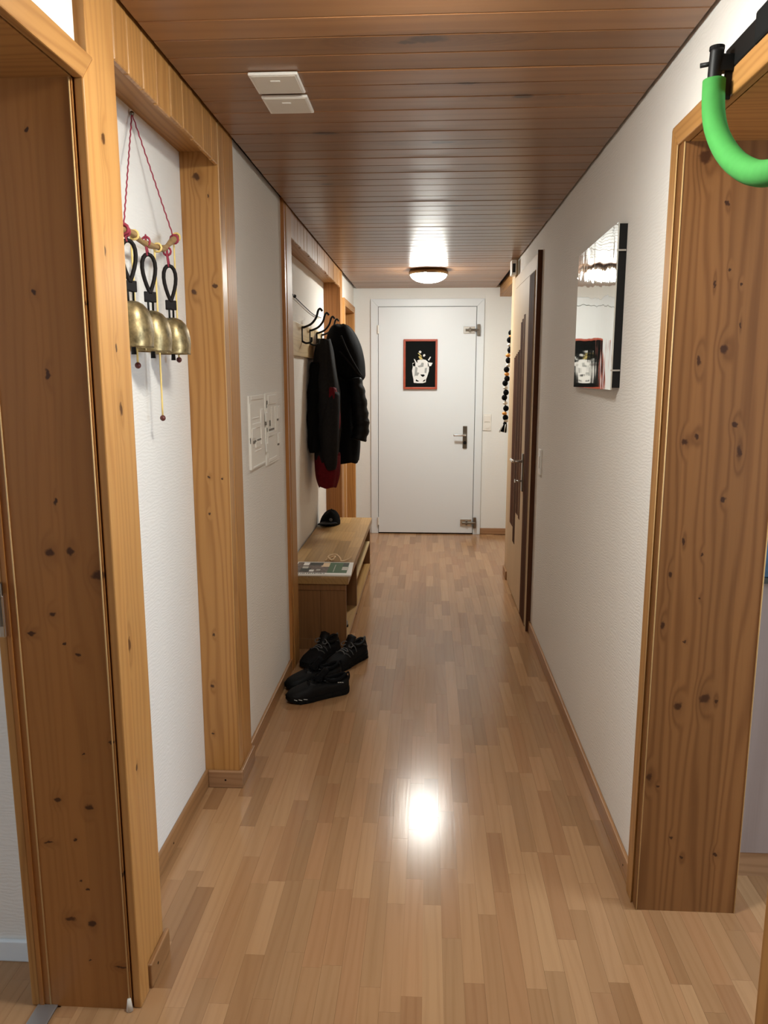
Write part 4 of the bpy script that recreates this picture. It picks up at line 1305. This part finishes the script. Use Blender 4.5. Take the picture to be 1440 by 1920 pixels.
    for i in range(6):
        q = i / 5
        u = 0.56 - 0.19 * q
        z = 0.080 + (collar - 0.045) * q + 0.012 * q * q
        hw = 0.019 + 0.006 * q
        tn.append([P(u - 0.012, -hw, z - 0.003), P(u, 0, z + 0.006), P(u - 0.012, hw, z - 0.003), P(u - 0.03, hw, z - 0.008), P(u - 0.03, 0, z - 0.002), P(u - 0.03, -hw, z - 0.008)])
    loft('tongue', tn, mats[2], root)
    # laces and eyelets
    for i in range(laces):
        u = 0.645 - 0.048 * i
        z = top_z(u) + 0.004
        sg = 1 if i % 2 else -1
        tube('lace', spline([P(u + 0.01 * sg, -0.024, z - 0.010), P(u, -0.010, z + 0.001), P(u, 0.010, z + 0.001), P(u - 0.02 * sg, 0.024, z - 0.010)], 4), 0.0026, mats[3], root, 6)
    bow = P(0.42, 0, top_z(0.42) + 0.012)
    for sg in (-1, 1):
        tube('bow', spline([bow, bow + s * sg * 0.022 + d * 0.012 + Vector((0, 0, 0.006)), bow + s * sg * 0.036 + d * 0.02 + Vector((0, 0, -0.006)), bow + s * sg * 0.02 + d * 0.03 + Vector((0, 0, -0.010)), bow], 5), 0.0024, mats[3], root, 6)
    # toe cap
    rings = []
    for u in (0.84, 0.88, 0.92, 0.955, 0.98, 1.0, 1.012):
        uu = min(u, 1.0)
        w = half_w(uu) + 0.0022
        zt_ = top_z(uu) * 0.80
        spring = 0.012 * max(0, (u - 0.8) / 0.2) ** 2
        z0 = 0.020 + chunky + spring
        rings.append([P(u, w * math.copysign(abs(math.cos(math.pi * k / 12)) ** 0.62, math.cos(math.pi * k / 12)), z0 + (zt_ - z0 + 0.002) * math.sin(math.pi * k / 12) ** 0.6 * (1.0 if u < 1.01 else 0.5)) for k in range(13)])
    v = [p for r in rings for p in r]
    f = []
    for i in range(len(rings) - 1):
        for k in range(12):
            f.append((i * 13 + k, i * 13 + k + 1, (i + 1) * 13 + k + 1, (i + 1) * 13 + k))
    fix_normals(mesh('toe_cap', v, f, mats[0], root, True))
    if chunky:
        for sg in (-1, 1):
            for ua, ub in ((0.60, 0.66), (0.50, 0.52), (0.40, 0.40), (0.06, 0.20)):
                pts = []
                for q in (0.0, 0.35, 0.7, 1.0):
                    u = ua + (ub - ua) * q
                    ang = math.pi * (0.12 + 0.30 * q)
                    w = half_w(u)
                    zz = 0.024 + chunky + (top_z(u) - 0.024 - chunky) * math.sin(ang) ** 0.7
                    pts.append(P(u, sg * (w * abs(math.cos(ang)) ** 0.62 * (1 - 0.10 * q) + 0.002), zz))
                tube('webbing', spline(pts, 3), 0.0028, 'webbing', up, 6)
    # heel loop
    tube('pull_loop', spline([P(0.0, 0, collar * 0.6), P(-0.02, 0, collar * 0.85), P(-0.008, 0, collar + 0.010), P(0.03, 0, collar + 0.004)], 5), 0.0035, mats[3] if trim is None else mats[2], root, 6)
    if trim:
        for sg in (-1, 1):
            for ua, ub in ((0.74, 0.80), (0.82, 0.87), (0.89, 0.93)):
                a, b = half_w(ua) + 0.0054, half_w(ub) + 0.0054
                zz = 0.019 + chunky
                tube('sole_flash', [P(ua, sg * a, zz + 0.002), P(ub, sg * b, zz + 0.006)], 0.0016, 'reflect', sole, 6)
    if side_mark:
        for sg in (-1, 1):
            for j in range(3):
                tube('side_mark', [P(0.13 + 0.035 * j, sg * (half_w(0.13 + 0.035 * j) + 0.0005), 0.060 + 0.002 * j), P(0.155 + 0.035 * j, sg * (half_w(0.15 + 0.035 * j) + 0.0005), 0.062 + 0.002 * j)], 0.0018, 'reflect', up, 6)
    return root


SN = ('shoe_black', 'black_rubber', 'lining', 'lining')
HK = ('shoe_grey', 'black_rubber', 'shoe_black', 'lace')
shoe((-0.348, 3.272), (-0.602, 3.128), SN, 'plain black low shoe with pale flashes on its sole edge', 'black shoes by the bench', 0.080, trim=True, side_mark=True)
shoe((-0.400, 3.415), (-0.630, 3.262), SN, 'plain black low shoe without pale flashes, close to the baseboard', 'black shoes by the bench', 0.078)
shoe((-0.310, 3.720), (-0.465, 3.475), HK, 'dark grey laced walking shoe standing farther from the wall', 'grey laced shoes by the bench', 0.092, chunky=0.006)
shoe((-0.455, 3.765), (-0.590, 3.510), HK, 'dark grey laced walking shoe standing closer to the wall', 'grey laced shoes by the bench', 0.092, chunky=0.006)

# ------------------------------------------------------------------ garland beyond the striped door
gl = tag(empty('bead_garland', (0.575, 5.55, 1.02)), 'black, white and orange bead garland with tassel hanging beyond the striped door', 'garland')
tube('cord', spline([(0.59, 5.55, 1.80), (0.565, 5.55, 1.60), (0.548, 5.55, 1.35), (0.552, 5.55, 1.06)], 6), 0.004, 'black_cloth', gl, 6)
seq = ['black_cloth', 'orange', 'black_cloth', 'bead_white', 'black_cloth', 'orange', 'black_cloth', 'bead_white', 'black_cloth', 'orange', 'black_cloth', 'black_cloth', 'bead_white', 'black_cloth', 'black_cloth', 'bead_white', 'black_cloth', 'orange', 'black_cloth', 'bead_white']
cpts = spline([(0.575, 5.55, 1.70), (0.560, 5.55, 1.50), (0.546, 5.55, 1.30), (0.552, 5.55, 1.09)], 7)
for i, mname in enumerate(seq):
    q = i / (len(seq) - 1) * (len(cpts) - 1)
    a = cpts[int(q)]
    b = cpts[min(int(q) + 1, len(cpts) - 1)]
    p = a.lerp(b, q - int(q))
    ball('bead', (p.x + 0.006 * math.sin(i * 2.1), p.y, p.z), (0.020, 0.020, 0.021) if mname == 'black_cloth' else (0.018, 0.018, 0.013), mname, gl, 8)
tube('tassel', [(0.552, 5.55, 1.09), (0.548, 5.55, 1.06), (0.535, 5.55, 1.01)], [0.008, 0.016, 0.026], 'black_cloth', gl, 10)
for k in range(5):
    a = k * 1.25
    tube('tassel_thread', [(0.548 + 0.014 * math.cos(a), 5.55 + 0.014 * math.sin(a), 1.065), (0.535 + 0.028 * math.cos(a), 5.55 + 0.028 * math.sin(a), 1.008)], 0.003, 'bead_white', gl, 5)

# ------------------------------------------------------------------ right room
cbn = tag(empty('tall_cabinet', (1.15, 2.04, 0)), 'pale washed wood cabinet with a recessed plinth in the room behind the right doorway', 'cabinet')
box('body', (0.845, 2.045, 0.075), (1.75, 2.585, 2.05), 'ash', cbn, r=0.002)
for i in range(2):
    box('door', (0.847 + 0.45 * i, 2.024, 0.078), (1.293 + 0.45 * i, 2.044, 2.048), 'ash', cbn, r=0.002)
box('plinth', (0.845, 2.035, 0.0), (1.75, 2.055, 0.074), 'steel_dark' if False else 'base_x', cbn)
cvs = tag(empty('blue_canvas', (1.05, 2.0, 0.87)), 'mottled blue canvas hung on the pale cabinet', 'picture')
box('canvas', (0.86, 2.004, 0.885), (1.26, 2.023, 1.42), 'blue_art', cvs, r=0.002)
box('dark_edge', (0.858, 2.002, 0.868), (1.262, 2.023, 0.884), 'dark_print', cvs)
